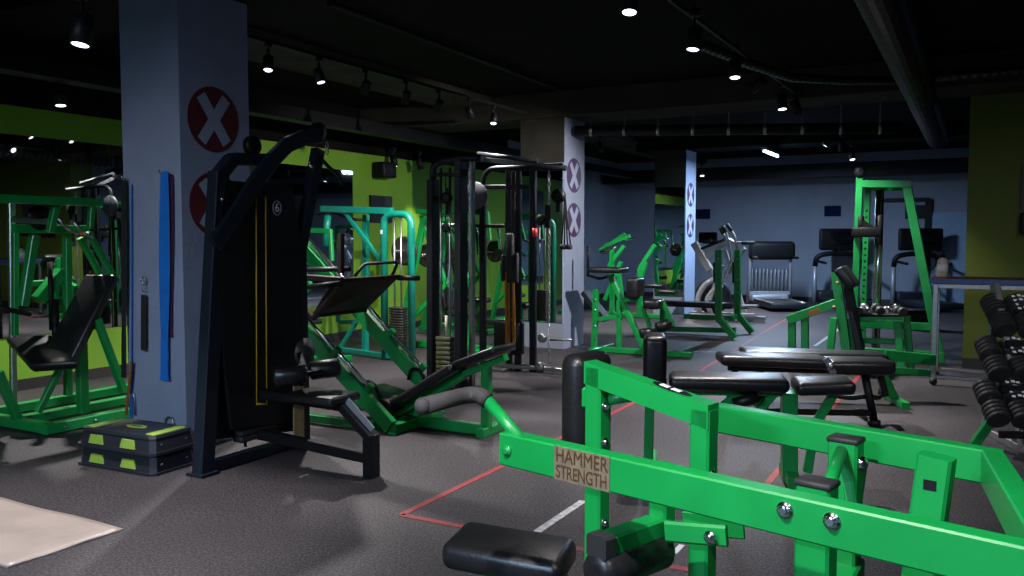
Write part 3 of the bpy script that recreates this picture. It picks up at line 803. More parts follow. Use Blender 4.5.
# ================================================================== 6 leg press
FL = Fr((-.72, 6.68), R, A)
def L(px, py, b=0.0): return FL.s(px, py, b)
t = T('leg_press', 'green angled leg press with black footplate and padded back rest behind the black machine', 'exercise machine', FL.w(0, 0, 0), side=A)
f = t.new('frame', GREEN)
for b_, (lo, hi) in ((-.32, ((391, 432), (292, 318))), (.32, ((441, 404), (291, 234)))):
    r_ = t.new('rail', GREEN); r0, r1 = L(*lo, b_), L(*hi, b_); r0.z = max(.06, r0.z)
    r_.beam(r0, r1, .055, .12)
    up = (r1-r0).normalized(); nrm_ = A.cross(up); nrm_ = nrm_ if nrm_.z > 0 else -nrm_
    c_ = t.new('guide_rod', CHROME); c_.cyl(r0+up*.35+nrm_*.10, r1+nrm_*.10, .016, n=12)
    for kk in (.33, .75):
        m2 = t.new('rod_mount', GREEN); m2.beam(r0+up*kk+nrm_*.03, r0+up*kk+nrm_*.13, .05, .05)
    if b_ < 0: rdir, rn, rbase = up, nrm_, r0
f.beam(gz(L(392, 432, -.32), .04), gz(L(441, 404, .32), .04), .08, .08)
f.beam(FL.w(-.18, 0, .045), FL.w(.60, 0, .045), .08, .08)
f.beam(FL.w(.60, -.10, .035), FL.w(.60, .28, .035), .07, .07)
pt = FL.w(.60, 0, .05); 
f.beam(pt, gz(pt, L(485, 362, 0).z), .07, .07)
bk0, bk1, bk2 = L(388, 412), L(465, 364), L(506, 349)
f.beam(bk0-Z*.06, bk1-Z*.08, .07, .06); f.beam(bk1-Z*.075, bk2-Z*.06, .07, .05)
f.beam(FL.w(-.05, 0, .06), L(420, 396, 0)-Z*.02, .05, .05)
# rear top posts that carry the rails
for b_ in (-.32, .32):
    up_ = L(292, 318, -.32) if b_ < 0 else L(291, 234, .32)
    f.beam(up_+R*.1, gz(up_, .05)+R*.1, .06, .06); f.beam(gz(up_, .05)+R*.1, FL.w(-.2, b_, .05), .06, .06)
bp = t.new('back_pad', LEATHER)
d_ = (bk1-bk0); n_ = A.cross(d_).normalized(); n_ = n_ if n_.z > 0 else -n_
bp.pad((bk0+bk1)/2+n_*.0, d_, A*.40, n_*.075, .025)
d2 = bk2-bk1; n2_ = A.cross(d2).normalized(); n2_ = n2_ if n2_.z > 0 else -n2_
hp = t.new('head_pad', LEATHER); hp.pad((bk1+bk2)/2+n2_*.01, d2, A*.34, n2_*.06, .02)
rb = t.new('pad_rib', RUBBER)
for i in range(7): 
    c = bk0.lerp(bk1, .12+i*.12)+n_*.036; rb.beam(c-A*.18, c+A*.18, .03, .008, side=d_.normalized())
sp_ = t.new('seat', LEATHER); s0_ = L(372, 392, 0); s1_ = L(402, 402, 0)
sp_.pad(s0_.lerp(s1_, .5)+Z*.0, (s1_-s0_)*1.3, A*.42, Z*.08, .025, 3)
for b_, (x, y) in ((-.26, (372, 384)), (.26, (418, 371))):
    h_ = t.new('side_handle', BLK); c_ = L(x, y, b_)
    h_.tube([c_-R*.10-Z*.08, c_-R*.07+Z*.02, c_+R*.02+Z*.01, c_+R*.08-Z*.10], .014, n=8, fillet=.04)
# sled
sl_ = t.new('sled_plate', FOOTPL, label='worn dark brown steel footplate')
P_a = L(333, 281, -.30); P_b = L(313, 316, -.30); P_c = L(366, 310, .30); P_d = L(399, 277, .30)
sl_.poly([P_a, P_b, P_c, P_d], rdir*.012)
sf_ = t.new('sled_frame', BROWNST)
sf_.beam(L(285, 276, -.32), L(342, 280, -.32), .045, .05)
sf_.beam(L(288, 290, -.32), L(313, 318, -.32), .05, .04); sf_.beam(L(313, 319, -.32), L(341, 286, -.32), .05, .035)
sf_.beam(P_a, P_d, .04, .04); sf_.beam(P_b, P_c, .03, .03)
sf_.beam(L(340, 278, -.3), L(340, 278, .3), .04, .04)
for (p0, p1) in (((300, 288, -.34), (341, 283, -.34)), ((398, 278, .30), (413, 278, .30)), ((285, 270, -.0), (350, 269, .0))):
    h_ = t.new('weight_horn', BLK); h_.cyl(L(*p0), L(*p1)+(R*.06 if p0[0] > 390 else R*0), .022, n=12)
vp_ = t.new('sled_post', BROWNST); vp_.beam(L(341, 274, -.1), L(341, 234, -.1), .045, .045)
hl_ = t.new('sled_handle', BLK); hl_.tube([L(355, 276, .0), L(364, 264, .1), L(398, 262, .28), L(392, 276, .30)], .014, n=8, fillet=.04)
wpl = t.new('weight_plate', CAST); plate(wpl, L(300, 358, -.36), A, .14, .03)
sm = t.new('rail_stop', STEEL, label='small bright steel stop'); sm.beam(L(436, 408, -.18)-Z*.0, L(447, 418, -.18), .03, .012)
t.done()

# ================================================================== 7 green machine at the far left
FG = Fr((-3.52, 6.41), A, R)
def Q(px, py, b=0.0): return FG.s(px, py, b)
t = T('seated_leg_machine', 'green seated leg machine with reclined black back pad beside the wall mirror', 'exercise machine', FG.w(.3, -.5, 0), side=R)
f = t.new('frame', GREEN)
for b_, a1 in ((0, 1.9), (-1.0, 1.7)):
    r_ = t.new('base_rail', GREEN); r_.beam(FG.w(-.05, b_, .05), FG.w(a1, b_, .05), .08, .08)
f.beam(FG.w(.0, -1.0, .05), FG.w(.0, 0.0, .05), .08, .08)
f.beam(FG.w(1.5, -1.0, .05), FG.w(1.5, 0.0, .05), .08, .08)
f.beam(FG.w(.0, -.5, .05), FG.w(1.6, -.5, .05), .08, .07)
f.beam(FG.w(-.0, -.40, .06), Q(-2, 372, -.40), .07, .06)
# seat column and back support
cx = Q(83, 410, -.32); cx.z = .05
f.beam(cx, gz(cx, Q(83, 322, -.32).z), .07, .08)
f.beam(Q(38, 412, -.42), Q(62, 365, -.42), .05, .05)
bp = t.new('back_pad', LEATHER)
b0, b1 = W(59, 361, 6.75), W(102, 277, 7.05); d_ = b1-b0; wv_ = X*.28-Y*.05; n_ = wv_.cross(d_).normalized()
bp.pad((b0+b1)/2, d_*1.02, wv_, n_*.08, .02)
st = t.new('seat', LEATHER); a_, b_ = W(57, 337, 7.0)-W(11, 340, 6.95), W(38, 370, 6.6)-W(11, 340, 6.95)
st.pad(W(42, 353, 6.78), a_, b_*.95, a_.cross(b_).normalized()*.08, .03, 3)
# back A posts and top bars
tb = t.new('top_bar', GREEN)
tz = Q(50, 201, -.3).z
t0, t1 = Q(-30, 197, -.3), Q(99, 203, -.3); t0.z = t1.z = (t0.z+t1.z)/2
tb.beam(t0, t1, .10, .065)
sbm = t.new('second_bar', GREEN)
u0, u1 = Q(14, 229, -.45), Q(88, 229, -.45); u0.z = u1.z = (u0.z+u1.z)/2; sbm.beam(u0, u1, .06, .07)
gr_ = t.new('guide_bar', STEEL); g0, g1 = Q(12, 219, -.4), Q(50, 222, -.4); gr_.beam(g0, g1, .03, .045)
for (x0, y0, x1, y1, b_, w_) in ((34, 235, 23, 306, -.5, .07), (15, 232, 15, 335, -.9, .05), (67, 235, 68, 395, -.5, .06), (88, 232, 112, 274, -.25, .05), (80, 238, 100, 274, -.6, .05),
                                 (56, 205, 50, 232, -.35, .06), (92, 206, 90, 228, -.3, .05), (97, 319, 124, 392, -.1, .06), (38, 300, 62, 272, -.55, .10), (25, 284, 66, 281, -.7, .05)):
    p_ = t.new('brace', GREEN); p_.beam(Q(x0, y0, b_), Q(x1, y1, b_), w_, w_*.9)
p_ = t.new('upright', STEEL); p_.beam(gz(Q(11, 330, -.95), .06), Q(11, 203, -.95), .04, .05)
p_ = t.new('upright', GREEN); p_.beam(FG.w(1.5, -.12, .06), FG.w(1.5, -.12, tz), .06, .06)
for (x, y, b_) in ((-6, 307, -.1),):
    h_ = t.new('weight_horn', BLK); h_.cyl(Q(x, y, b_), Q(30, 314, b_), .02)
for i, (x, y) in enumerate(((58, 218), (74, 222))):
    h_ = t.new('handle', STEEL); h_.tube([Q(x, y, -.2), Q(x+8, y+10, -.2), Q(x+20, y+16, -.15)], .012, n=8, fillet=.02)
lk = t.new('linkage', BLK); lk.cyl(Q(50, 262, -.5), Q(52, 330, -.5), .022); lk.cyl(Q(55, 300, -.5), Q(56, 345, -.4), .03); lk.lathe(Q(38, 218, -.45), R, [(0, .02), (0, .10), (.03, .10), (.031, .02)], n=20)
for (a_, ) in ((.1,), (.35,)):
    q_ = t.new('frame_bolt', CHROME); bolt(q_, FG.w(a_, .042, .05), R, .011)
t.done()

# ================================================================== 8 teal machine
FT = Fr((G(412, 362).x, G(412, 362).y), A, R)
def TT(px, py, b=0.0): return FT.s(px, py, b)
t = T('pulldown_machine', 'teal green pulldown machine with an arched tube frame and grey weight stack', 'exercise machine', FT.w(0, 0, 0), side=R)
FT2 = Fr((G(412, 362).x, G(412, 362).y), R, A)
def TS(px, py, b=0.0): return FT2.s(px, py, b)
ht = TS(412, 214).z
ax0 = TS(412, 362); ax1 = TS(385, 362); 
arc = t.new('arch_tube', TEAL)
arc.tube([gz(ax0, .0), gz(ax0, ht), gz(ax1, ht), gz(ax1, 0.0)], .045, n=12, fillet=.14)
f = t.new('frame', TEAL)
bL = TS(320, 350, 0); 
f.beam(gz(ax1, .05), gz(TS(322, 352, .3), .05), .06, .06); f.beam(gz(ax0, .05), gz(ax1, .05), .06, .06)
f.beam(gz(TS(365, 330, .2), .05), TS(366, 215, .2), .07, .07)
f.beam(TS(322, 209, .1), TS(392, 211, .05), .07, .08)
f.beam(TS(345, 212, .1), TS(382, 262, .05), .05, .05)
f.beam(TS(340, 322, .3), TS(360, 322, .3), .06, .05); f.beam(TS(338, 352, .3), TS(356, 322, .3), .05, .05); f.beam(TS(338, 322, .3), TS(338, 290, .3), .05, .05)
hk = t.new('press_arm', TEAL); hk.tube([TS(328, 216, .0), TS(327, 224, -.03), TS(325, 246, -.05)], .045, n=10)
hc_ = t.new('lat_bar', BLK); hc_.tube([TS(318, 214, .15), TS(330, 211, .15), TS(350, 219, .1), TS(362, 220, .1)], .018, n=8)
ws = t.new('weight_stack', CAST)
cxs = (TS(391, 346)+TS(406, 346))/2
z0_, z1_ = TS(398, 348).z, TS(398, 307).z
z0_ = max(z0_, .12); n_ = 16
for i in range(n_): ws.pad(gz(cxs, z0_+(z1_-z0_)*(i+.5)/n_), R*.21, A*.12, Z*((z1_-z0_)/n_*.82), .006, 1)
for s_ in (-.05, .05):
    g_ = t.new('guide_rod', STEEL); g_.cyl(gz(cxs, .06)+R*s_, gz(cxs, ht+.02)+R*s_, .011, n=8)
se = t.new('seat', LEATHER); se.pad(TS(348, 306, .2), R*.34, A*.32, Z*.07, .02)
tp = t.new('thigh_roller', LEATHER); tp.cyl(TS(335, 300, .0), TS(360, 300, .4), .05)
jn = t.new('label_plate', WHITE, label='small white label plate'); jn.box(gz(ax1, TS(385, 232).z)-A*.046, R*.03, Z*.05, A*.004)
t.done()

# ================================================================== 9 black cable tower and crossover rig
FC = Fr((G(433, 392).x, G(433, 392).y), R, A)
def CC(px, py, b=0.0): return FC.s(px, py, b)
t = T('cable_tower', 'tall black cable tower with rounded top and olive weight stack', 'exercise machine', FC.w(0.1, 0, 0), side=A)
fz = CC(437, 165).z
f = t.new('frame', BLACKP)
f.beam(gz(CC(433, 392), 0), CC(433, 180), .13, .07); f.tube([CC(433, 180), CC(433, 163), CC(462, 158, .02), CC(482, 158, .04)], .035, n=10, fillet=.12)
f2 = t.new('upright', BLACKP); f2.beam(gz(CC(461, 392), 0), CC(461, 160), .13, .075)
f3 = t.new('upright', STEEL, label='bright worn steel upright'); f3.beam(gz(CC(472, 390, .2), 0), CC(472, 160, .2), .06, .045)
f.beam(gz(CC(433, 392), .04), gz(CC(472, 392), .04), .1, .08); f.beam(CC(433, 175), CC(461, 175), .05, .03)
f.beam(gz(CC(447, 392), .04)-A*.35, gz(CC(447, 392), .04)+A*.4, .08, .08, side=R)
c0 = (CC(437, 370)+CC(456, 370))/2; z1_ = CC(445, 336).z
ws = t.new('weight_stack', OLIVEST)
nn = 10
for i in range(nn): ws.pad(gz(c0, .10+(z1_-.10)*(i+.5)/nn), R*.165, A*.13, Z*((z1_-.1)/nn*.93), .005, 1)
for x in (441, 450):
    g_ = t.new('guide_rod', STEEL); g_.cyl(gz(CC(x, 390), .06), CC(x, 168), .012, n=8)
cb = t.new('cable', BLK); cb.cyl(gz(c0, z1_), CC(445.5, 172), .005, n=6)
sl2 = t.new('selector_pin', CREAM, label='pale selector stem above the stack'); sl2.cyl(gz(c0, z1_), gz(c0, z1_+.20), .014, n=8)
pl = t.new('pulley_block', BLK); pl.lathe(CC(447, 198)-A*.03, A, [(0, .02), (0, .055), (.03, .045), (.05, .055), (.051, .02)]); pl.beam(CC(447, 188), CC(447, 215), .03, .03)
pl.lathe(CC(447, 228)-A*.03, A, [(0, .02), (0, .04), (.03, .03), (.05, .04), (.051, .02)])
t.done()

FX = Fr((G(533, 372).x, G(533, 372).y), R, A)
def XX(px, py, b=0.0): return FX.s(px, py, b)
t = T('cable_crossover_rig', 'black cable rig with curved pull up bars between the cable tower and the middle pillar', 'exercise machine', FX.w(0, 0, 0), side=A)
f = t.new('frame', BLACKP)
tpz = XX(533, 168).z
for x, y0, y1 in ((483, 376, 190), (533, 374, 168), (509, 376, 170), (518, 376, 170)):
    f_ = t.new('upright', BLACKP); f_.beam(gz(XX(x, y0), 0), XX(x, y1), .06, .07)
f.tube([XX(483, 192), XX(483, 178), XX(489, 169), XX(500, 168), XX(533, 168), XX(566, 168)], .03, n=10, fillet=.08)
f.beam(XX(480, 187), XX(535, 187), .05, .05); f.beam(XX(470, 226), XX(505, 226), .04, .04)
f.tube([XX(478, 154), XX(505, 157), XX(538, 161)], .028, n=10); f.beam(XX(470, 158), XX(560, 168, .3), .05, .06)
bs = t.new('base_bar', STEEL, label='bright worn base bar'); bs.beam(gz(XX(482, 373), .05), gz(XX(570, 373), .05), .07, .05)
bs.beam(gz(XX(500, 373), .02)-A*.2, gz(XX(500, 373), .02)+A*.3, .3, .03, side=R)
ch = t.new('chain', STEEL)
y_ = 172
for i in range(46):
    c_ = XX(549, 172+i*4.2); c_ = c_
    if c_.z > .1:
        dxx = R if i % 2 else A
        ch.tube([c_+(dxx*math.cos(q*1.0472)*.014+Z*math.sin(q*1.0472)*.030) for q in range(6)], .0045, n=5, closed=True)
pk = t.new('pulley_block', BLK); pk.beam(XX(548, 205), XX(548, 228), .05, .07); pk.lathe(XX(541, 220)-A*.03, A, [(0, .02), (0, .06), (.04, .06), (.041, .02)])
pk = t.new('pulley_block', BLK); pk.lathe(XX(559, 196)-A*.03, A, [(0, .02), (0, .08), (.02, .06), (.04, .08), (.041, .02)]); pk.beam(XX(559, 190), XX(559, 212), .05, .06)
pb2_ = t.new('lower_pulley', STEEL); pb2_.lathe(XX(541, 367)-A*.04, A, [(0, .02), (0, .06), (.02, .045), (.04, .06), (.041, .02)]); pb2_ = t.new('lower_pulley', STEEL); pb2_.lathe(XX(543, 338)-A*.04, A, [(0, .02), (0, .05), (.02, .035), (.04, .05), (.041, .02)])
bx = t.new('weight_box', BLK, label='black carriage box'); bx.pad(XX(509, 338), R*.33, A*.14, Z*.36, .01, 1)
ds = t.new('plate_disc', DISCG, label='round pale grey disc'); c_ = XX(476, 196, -.05); ds.lathe(c_, -A, [(0, .02), (0, .155), (.02, .16), (.035, .15), (.036, .02)], n=32)
dh = t.new('disc_bracket', BLK); dh.beam(XX(470, 208, 0), XX(484, 211, 0), .1, .1); dh.beam(XX(478, 196, 0)-A*.05, XX(484, 196), .05, .05)
for x, (y0, y1) in ((479, (228, 262)), (476, (232, 255))):
    s_ = t.new('hanging_strap', RUBBER); s_.beam(XX(x, y0, -.06), XX(x+2, y1, -.06), .03, .01)
rr = t.new('red_stop', REDP, label='small red stop collar'); rr.cyl(XX(535, 228, -.05), XX(535, 237, -.05), .03, n=12)
brc = t.new('cross_rod', STEEL); brc.cyl(XX(480, 320), XX(525, 320), .012, n=8); brc.cyl(XX(550, 340), XX(572, 340), .012, n=8)
for q_ in (XX(485, 374), XX(533, 374)): pass
t.done()
def bandx(name, m, label, x, y0, y1, w, off, x1=None, group=None):
    p0, p1 = XX(x, y0, off), XX(x1 or x, y1, off)
    one(name, m, label, 'resistance band', p0, lambda p: (p.beam(p0-R*w*.7, p1-R*w*.6, w, .006, side=R, ch=.001), p.beam(p0+R*w*.7, p1+R*w*.6, w, .006, side=R, ch=.001), p.beam(p1-R*w, p1+R*w, .02, .008, side=Z, ch=.001)))
bandx('resistance_band', YBAND, 'wide orange yellow resistance band hanging in the cable rig', 507, 272, 353, .028, -.07, 508)
bandx('resistance_band', YBAND, 'narrower orange yellow band hanging right beside the wide one', 513, 250, 342, .016, -.08, 514)
bandx('resistance_band', RUBBER, 'black resistance band looped over the upper orange bands', 511, 172, 282, .045, -.11)
one('knotted_strap', RUBBER, 'bulky dark knot of straps in front of the orange bands', 'strap', XX(510, 250, -.13), lambda p: (p.pad(XX(510, 252, -.13), R*.10, A*.05, Z*.42, .03, 2), p.pad(XX(503, 268, -.12), R*.05, A*.05, Z*.30, .02, 2), p.pad(XX(517, 268, -.12), R*.04, A*.05, Z*.34, .02, 2)))
for i, x in enumerate((563, 569)):
    q0_ = XX(566, 185, .1-.0); q1_ = XX(x-1.5, 232, .1); 
    def hnd(p, x=x):
        p.tube([XX(565, 196, .05), XX(x-1.5, 245, .05)], .008, n=6); p.tube([XX(565, 196, .05), XX(x+1.5, 245, .05)], .008, n=6)
        p.cyl(XX(x-2.5, 247, .05), XX(x+2.5, 247, .05), .028, n=10)
    one('hanging_stirrup', RUBBER, ['black stirrup handle hanging left of its twin by the middle pillar', 'black stirrup handle nearest the middle pillar face'][i], 'handle', XX(565, 196, .05), hnd, group='stirrup handles')
# ================================================================== 10 seated machine right of the middle pillar
g0 = G(600, 352)
FM = Fr((g0.x, g0.y), R, A)
def M_(px, py, b=0.0): return FM.s(px, py, b)
t = T('leg_extension_machine', 'green machine with small black pads and rollers beside the middle pillar', 'exercise machine', FM.w(.3, 0, 0), side=A)
f = t.new('frame', GREEN)
f.beam(gz(M_(594, 352), 0), M_(596, 289), .07, .07); 
f.beam(M_(610, 275), gz(M_(645, 352), .06), .07, .07)
f.beam(M_(594, 320), M_(622, 316), .06, .06); f.beam(gz(M_(619, 348), .04), M_(619, 300), .06, .06)
f.beam(gz(M_(594, 352), .04), gz(M_(692, 350), .04), .08, .07)
f.beam(M_(624, 300), M_(642, 299), .06, .06)
f.beam(M_(640, 301), M_(652, 332), .05, .05); f.beam(M_(663, 302), M_(673, 326), .05, .05)
f.beam(gz(M_(600, 352), .04)-A*.3, gz(M_(600, 352), .04)+A*.4, .07, .07, side=R)
f.beam(gz(M_(680, 345), .05)-A*.05, gz(M_(680, 345), .05)+A*.5, .07, .07, side=R)
s = t.new('seat', LEATHER); s.pad(M_(608, 270), R*.46, A*.36, Z*.07, .025, 3)
h = t.new('side_handle', BLK); h.tube([M_(588, 274, .1), M_(588, 258, .1), M_(588, 246, .1)], .018, n=8); h.tube([M_(587, 275, .1), M_(600, 279, .1), M_(614, 275, .1)], .018, n=8, fillet=.05)
p = t.new('chest_pad', LEATHER); p.pad(M_(635.5, 288), R*.16, A*.30, Z*.27, .04, 3)
p = t.new('hip_pad', LEATHER); p.pad(M_(654, 304, -.05), R*.22, A*.28, Z*.12, .04, 3)
r_ = t.new('ankle_roller', LEATHER); r_.lathe(M_(656, 328, -.1), Vector((.93, .2, .25)), [(0, .02), (.01, .065), (.22, .065), (.23, .02)])
r_ = t.new('ankle_roller', LEATHER); r_.lathe(M_(640, 334, -.3), Vector((.93, .2, .15)), [(0, .02), (.01, .06), (.2, .06), (.21, .02)])
r_ = t.new('foot_pad', LEATHER); r_.pad(M_(654, 342, -.35), R*.26, A*.15, Z*.2, .05, 3)
tr = t.new('tray', RUBBER, label='dark side pad'); tr.beam(M_(585, 292, .3), M_(607, 320, .3), .22, .06)
for y in (300, 310, 326, 338): b_ = t.new('frame_bolt', CHROME); bolt(b_, M_(595, y, -.036), -A, .012)
t.done()

# generic plate loaded machine for the row along the wall ---------------------------------
def plate_machine(O, ang, label, m=GREEN, lever=1.0, hgt=1.55, pad=True, plates=2, seatcol=LEATHER):
    u = Vector((math.cos(ang), math.sin(ang), 0)); f_ = Fr((O.x, O.y), u); v = f_.v
    t = T('plate_loaded_machine', label, 'exercise machine', gz(O, 0), side=v)
    f = t.new('frame', m)
    f.beam(f_.w(-.65, 0, .05), f_.w(.65, 0, .05), .07, .08); f.beam(f_.w(-.6, -.4, .04), f_.w(-.6, .4, .04), .07, .07); f.beam(f_.w(.6, -.45, .04), f_.w(.6, .45, .04), .07, .07)
    for s_ in (-1, 1):
        up = t.new('side_post', m)
        up.beam(f_.w(.58, s_*.4, .05), f_.w(.25, s_*.28, hgt*.95), .06, .08); up.beam(f_.w(-.1, s_*.28, .9), f_.w(.28, s_*.28, hgt*.93), .05, .06)
        up.beam(f_.w(-.1, s_*.28, .9), f_.w(.5, s_*.38, .35), .05, .06)
        la = t.new('lever', m); la.beam(f_.w(.32, s_*.34, hgt), f_.w(-.35*lever, s_*.36, hgt*.99), .05, .06); la.beam(f_.w(-.35*lever, s_*.36, hgt), f_.w(-.42*lever, s_*.3, hgt-.38), .045, .045)
        hg = t.new('hand_grip', FOAM); hg.cyl(f_.w(-.42*lever, s_*.30, hgt-.38), f_.w(-.44*lever, s_*.16, hgt-.40), .02)
        for k_ in range(plates):
            wp = t.new('weight_plate', CAST); plate(wp, f_.w(.42, s_*(.46+.045*k_), hgt*.72), v, .19, .035, n=20)
        hr = t.new('weight_horn', CHROME); hr.cyl(f_.w(.42, s_*.3, hgt*.72), f_.w(.42, s_*.68, hgt*.72), .022, n=10)
    tcb = t.new('top_crossbar', m); tcb.beam(f_.w(.27, -.3, hgt*.95), f_.w(.27, .3, hgt*.95), .07, .07)
    if pad:
        f.beam(f_.w(-.25, 0, .05), f_.w(-.2, 0, .45), .06, .06); f.beam(f_.w(.0, 0, .08), f_.w(.2, 0, .95), .06, .06)
        se = t.new('seat', seatcol); se.pad(f_.w(-.18, 0, .50), u*.4, v*.34, Z*.075, .03)
        bk = t.new('back_pad', seatcol); bk.pad(f_.w(.11, 0, .86), Vector(u*.16+Z*.62), v*.3, (u*-.62+Z*.16).normalized()*.075, .03)
    t.done(); return t
aA = math.atan2(A.y, A.x); aR = math.atan2(R.y, R.x)
pm = [(G(452, 350), aA+math.pi*.5, 'green plate loaded machine between the teal machine and the cable tower', 1.0, 1.85),
      (wl(2.9, 0, .95), aR+math.pi, 'green plate loaded machine by the mirror behind the leg press rails', 1.0, 1.6),
      (wl(6.9, 0, 1.0), aR+math.pi, 'green plate loaded machine against the green wall left of the middle pillar', 1.1, 1.7),
      (wl(8.6, 0, 1.3), aR+math.pi*.9, 'green plate loaded machine half hidden by the cable crossover rig', 1.0, 1.75)]
for (o_, an, lb, lv, hh) in pm: plate_machine(o_, an, lb, lever=lv, hgt=hh)
# incline lever machine behind, two bright pads and pale arms
gI = G(640, 318); FI = Fr((gI.x, gI.y), R, A)
def I_(px, py, b=0.0): return FI.s(px, py, b)
t = T('lever_row_machine', 'bright green machine with two slanted arms in front of the grey far wall', 'exercise machine', FI.w(0, 0, 0), side=A)
f = t.new('frame', GREEN)
for (a, b) in (((609, 266), (624, 246)), ((640, 268), (655, 245)), ((605, 300), (621, 262)), ((634, 300), (646, 262)), ((618, 268), (622, 300)), ((600, 250), (625, 234)), ((605, 246), (630, 236)), ((612, 250), (612, 300))):
    p = t.new('arm', GREEN); p.beam(I_(*a), I_(*b), .08, .075 if a[0] > 604 else .05)
f.beam(gz(I_(605, 318), .05), gz(I_(668, 318), .05), .08, .08); f.beam(gz(I_(612, 318), .05), I_(612, 252), .08, .08); f.beam(gz(I_(640, 318), .05), I_(640, 268), .09, .09)
h_ = t.new('grip', CHROME); h_.tube([I_(600, 252), I_(614, 243), I_(624, 239), I_(633, 239)], .025, n=8, fillet=.05)
h_ = t.new('grip', CHROME); h_.tube([I_(602, 253), I_(610, 252), I_(617, 246)], .025, n=8, fillet=.05)
s = t.new('seat', LEATHER); s.pad(I_(654, 286), R*.42, A*.3, Z*.08, .03); s = t.new('side_pad', LEATHER); s.pad(I_(668, 292), R*.35, A*.25, Z*.08, .03)
t.done()
# wall bracket rack
gW = wl(11.6, 1.9)
t = T('wall_bracket_rack', 'dark green bracket bar fixed high on the grey wall right of the middle pillar', 'rack', gW, side=Z)
f = t.new('bracket_bar', GREEN); f.beam(gW+R*.1-A*1.0, gW+R*.1+A*1.0, .10, .08)
for s_ in (-1, 0, 1): q = t.new('bracket', GREEN); q.beam(gW+A*s_, gW+A*s_+R*.35+Z*.0, .06, .06); q.beam(gW+A*s_-Z*.25, gW+A*s_+R*.3, .05, .05)
t.done()

# ================================================================== 11 bench press
g0 = G(735, 340); FP = Fr((g0.x, g0.y), R, A)
def P(px, py, b=0.0): return FP.s(px, py, b)
t = T('bench_press', 'green bench press with two tall uprights and long black bench', 'weight bench', FP.w(-.5, .3, 0), side=A)
f = t.new('frame', GREEN)
for b_, x, dx in ((0, 718.5, 0), (.85, 737.5, 0)):
    u_ = t.new('upright', GREEN); top_ = P(x, 250, b_)
    kn = P(x, 318 if b_ == 0 else 314, b_); ft = gz(P(735 if b_ == 0 else 752, 335, b_), .03)
    u_.beam(top_, kn, .09, .09); u_.beam(kn, ft, .09, .09)
    for y in (258, 270, 280, 290):
        q_ = t.new('bolt_head', CHROME); bolt(q_, P(x, y, b_-.047), -A, .012)
    j_ = t.new('bar_hook', BLK); j_.beam(P(x-3, 283, b_), P(x-3, 262, b_), .06, .06)
bm_ = (kn) ; 
f.beam(FP.w(-.9, .42, .28), FP.w(-.12, .42, .28), .07, .07); f.beam(FP.w(-1.3, .42, .06), FP.w(-.1, .42, .10), .08, .08)
f.beam(gz(P(718, 318, 0), .28), gz(P(737, 318, .85), .28), .07, .07)
f.beam(FP.w(-1.25, .42, .06), FP.w(-1.25, .42, .42), .08, .08); f.beam(FP.w(-1.3, .1, .04), FP.w(-1.3, .75, .04), .08, .07)
pd = t.new('bench_pad', LEATHER); pd.pad(FP.w(-.75, .42, .47), R*1.25, A*.32, Z*.08, .03)
t.done()

# ================================================================== 12 elliptical
g0 = G(735, 321); FE2 = Fr((g0.x, g0.y), R, A)
def E(px, py, b=0.0): return FE2.s(px, py, b)
t = T('elliptical_trainer', 'silver grey elliptical trainer with tangled arms by the far pillar', 'cardio machine', FE2.w(-.3, 0, 0), side=A)
f = t.new('frame', GREYM)
f.beam(gz(E(690, 321), .05), gz(E(765, 321), .05), .10, .09); f.beam(E(694, 243), E(710, 270), .12, .12); f.beam(E(700, 260), E(732, 240), .10, .09)
f.tube([gz(E(700, 320), .05), E(697, 298), E(704, 285), E(716, 278)], .05, n=10, fillet=.1); f.tube([gz(E(712, 320), .05), E(706, 300), E(713, 290), E(722, 285)], .045, n=10, fillet=.1)
f.beam(E(725, 250), E(745, 312), .06, .06); f.beam(E(716, 290), E(745, 248), .06, .06, ); f.beam(E(710, 300), E(722, 265), .07, .07); f.beam(E(700, 248), E(720, 285), .06, .06)
fw = t.new('flywheel_cover', NAVYPL); fw.lathe(E(712, 296, .1), A, [(0, .1), (0, .30), (.02, .33), (.10, .33), (.12, .30), (.121, .1)], n=28)
cn = t.new('console', GLASSY, label='black console screen'); cn.pad(E(708, 238), R*.34, A*.08+Z*-.03, Z*.20+A*.03, .02, 2); cn.pad(E(714, 244, .05), R*.5+Z*.2, A*.2, Z*.05, .02, 2)
for (pts) in ([(723, 226), (728, 237), (732, 258), (722, 285)], [(727, 224), (735, 236), (739, 262)], [(720, 228), (726, 238), (741, 246)], [(732, 242), (742, 243), (755, 243)]):
    a_ = t.new('arm', STEEL); a_.tube([E(x, y, -.15) for x, y in pts], .024, n=8, fillet=.08)
    g_ = t.new('hand_grip', FOAM); g_.tube([E(*pts[0], -.15), E(*pts[0], -.15).lerp(E(*pts[1], -.15), .6)] if pts[0][0] < 730 else [E(*pts[1], -.15), E(*pts[2], -.15)], .034, n=8)
for (x0, x1, y, b_) in ((690, 766, 319, -.2), (690, 755, 314, .25)):
    r_ = t.new('pedal_rail', STEEL); r_.beam(gz(E(x0, y, b_), .10), gz(E(x1, y, b_), .10), .09, .05)
    p_ = t.new('foot_pedal', RUBBER); p_.pad(gz(E((x0+x1)/2+10, y, b_), .27), R*.36, A*.15, Z*.05, .02, 2)
p_ = t.new('side_step', STEEL); p_.beam(E(742, 306, -.2), E(758, 306, -.2), .2, .04)
t.done()

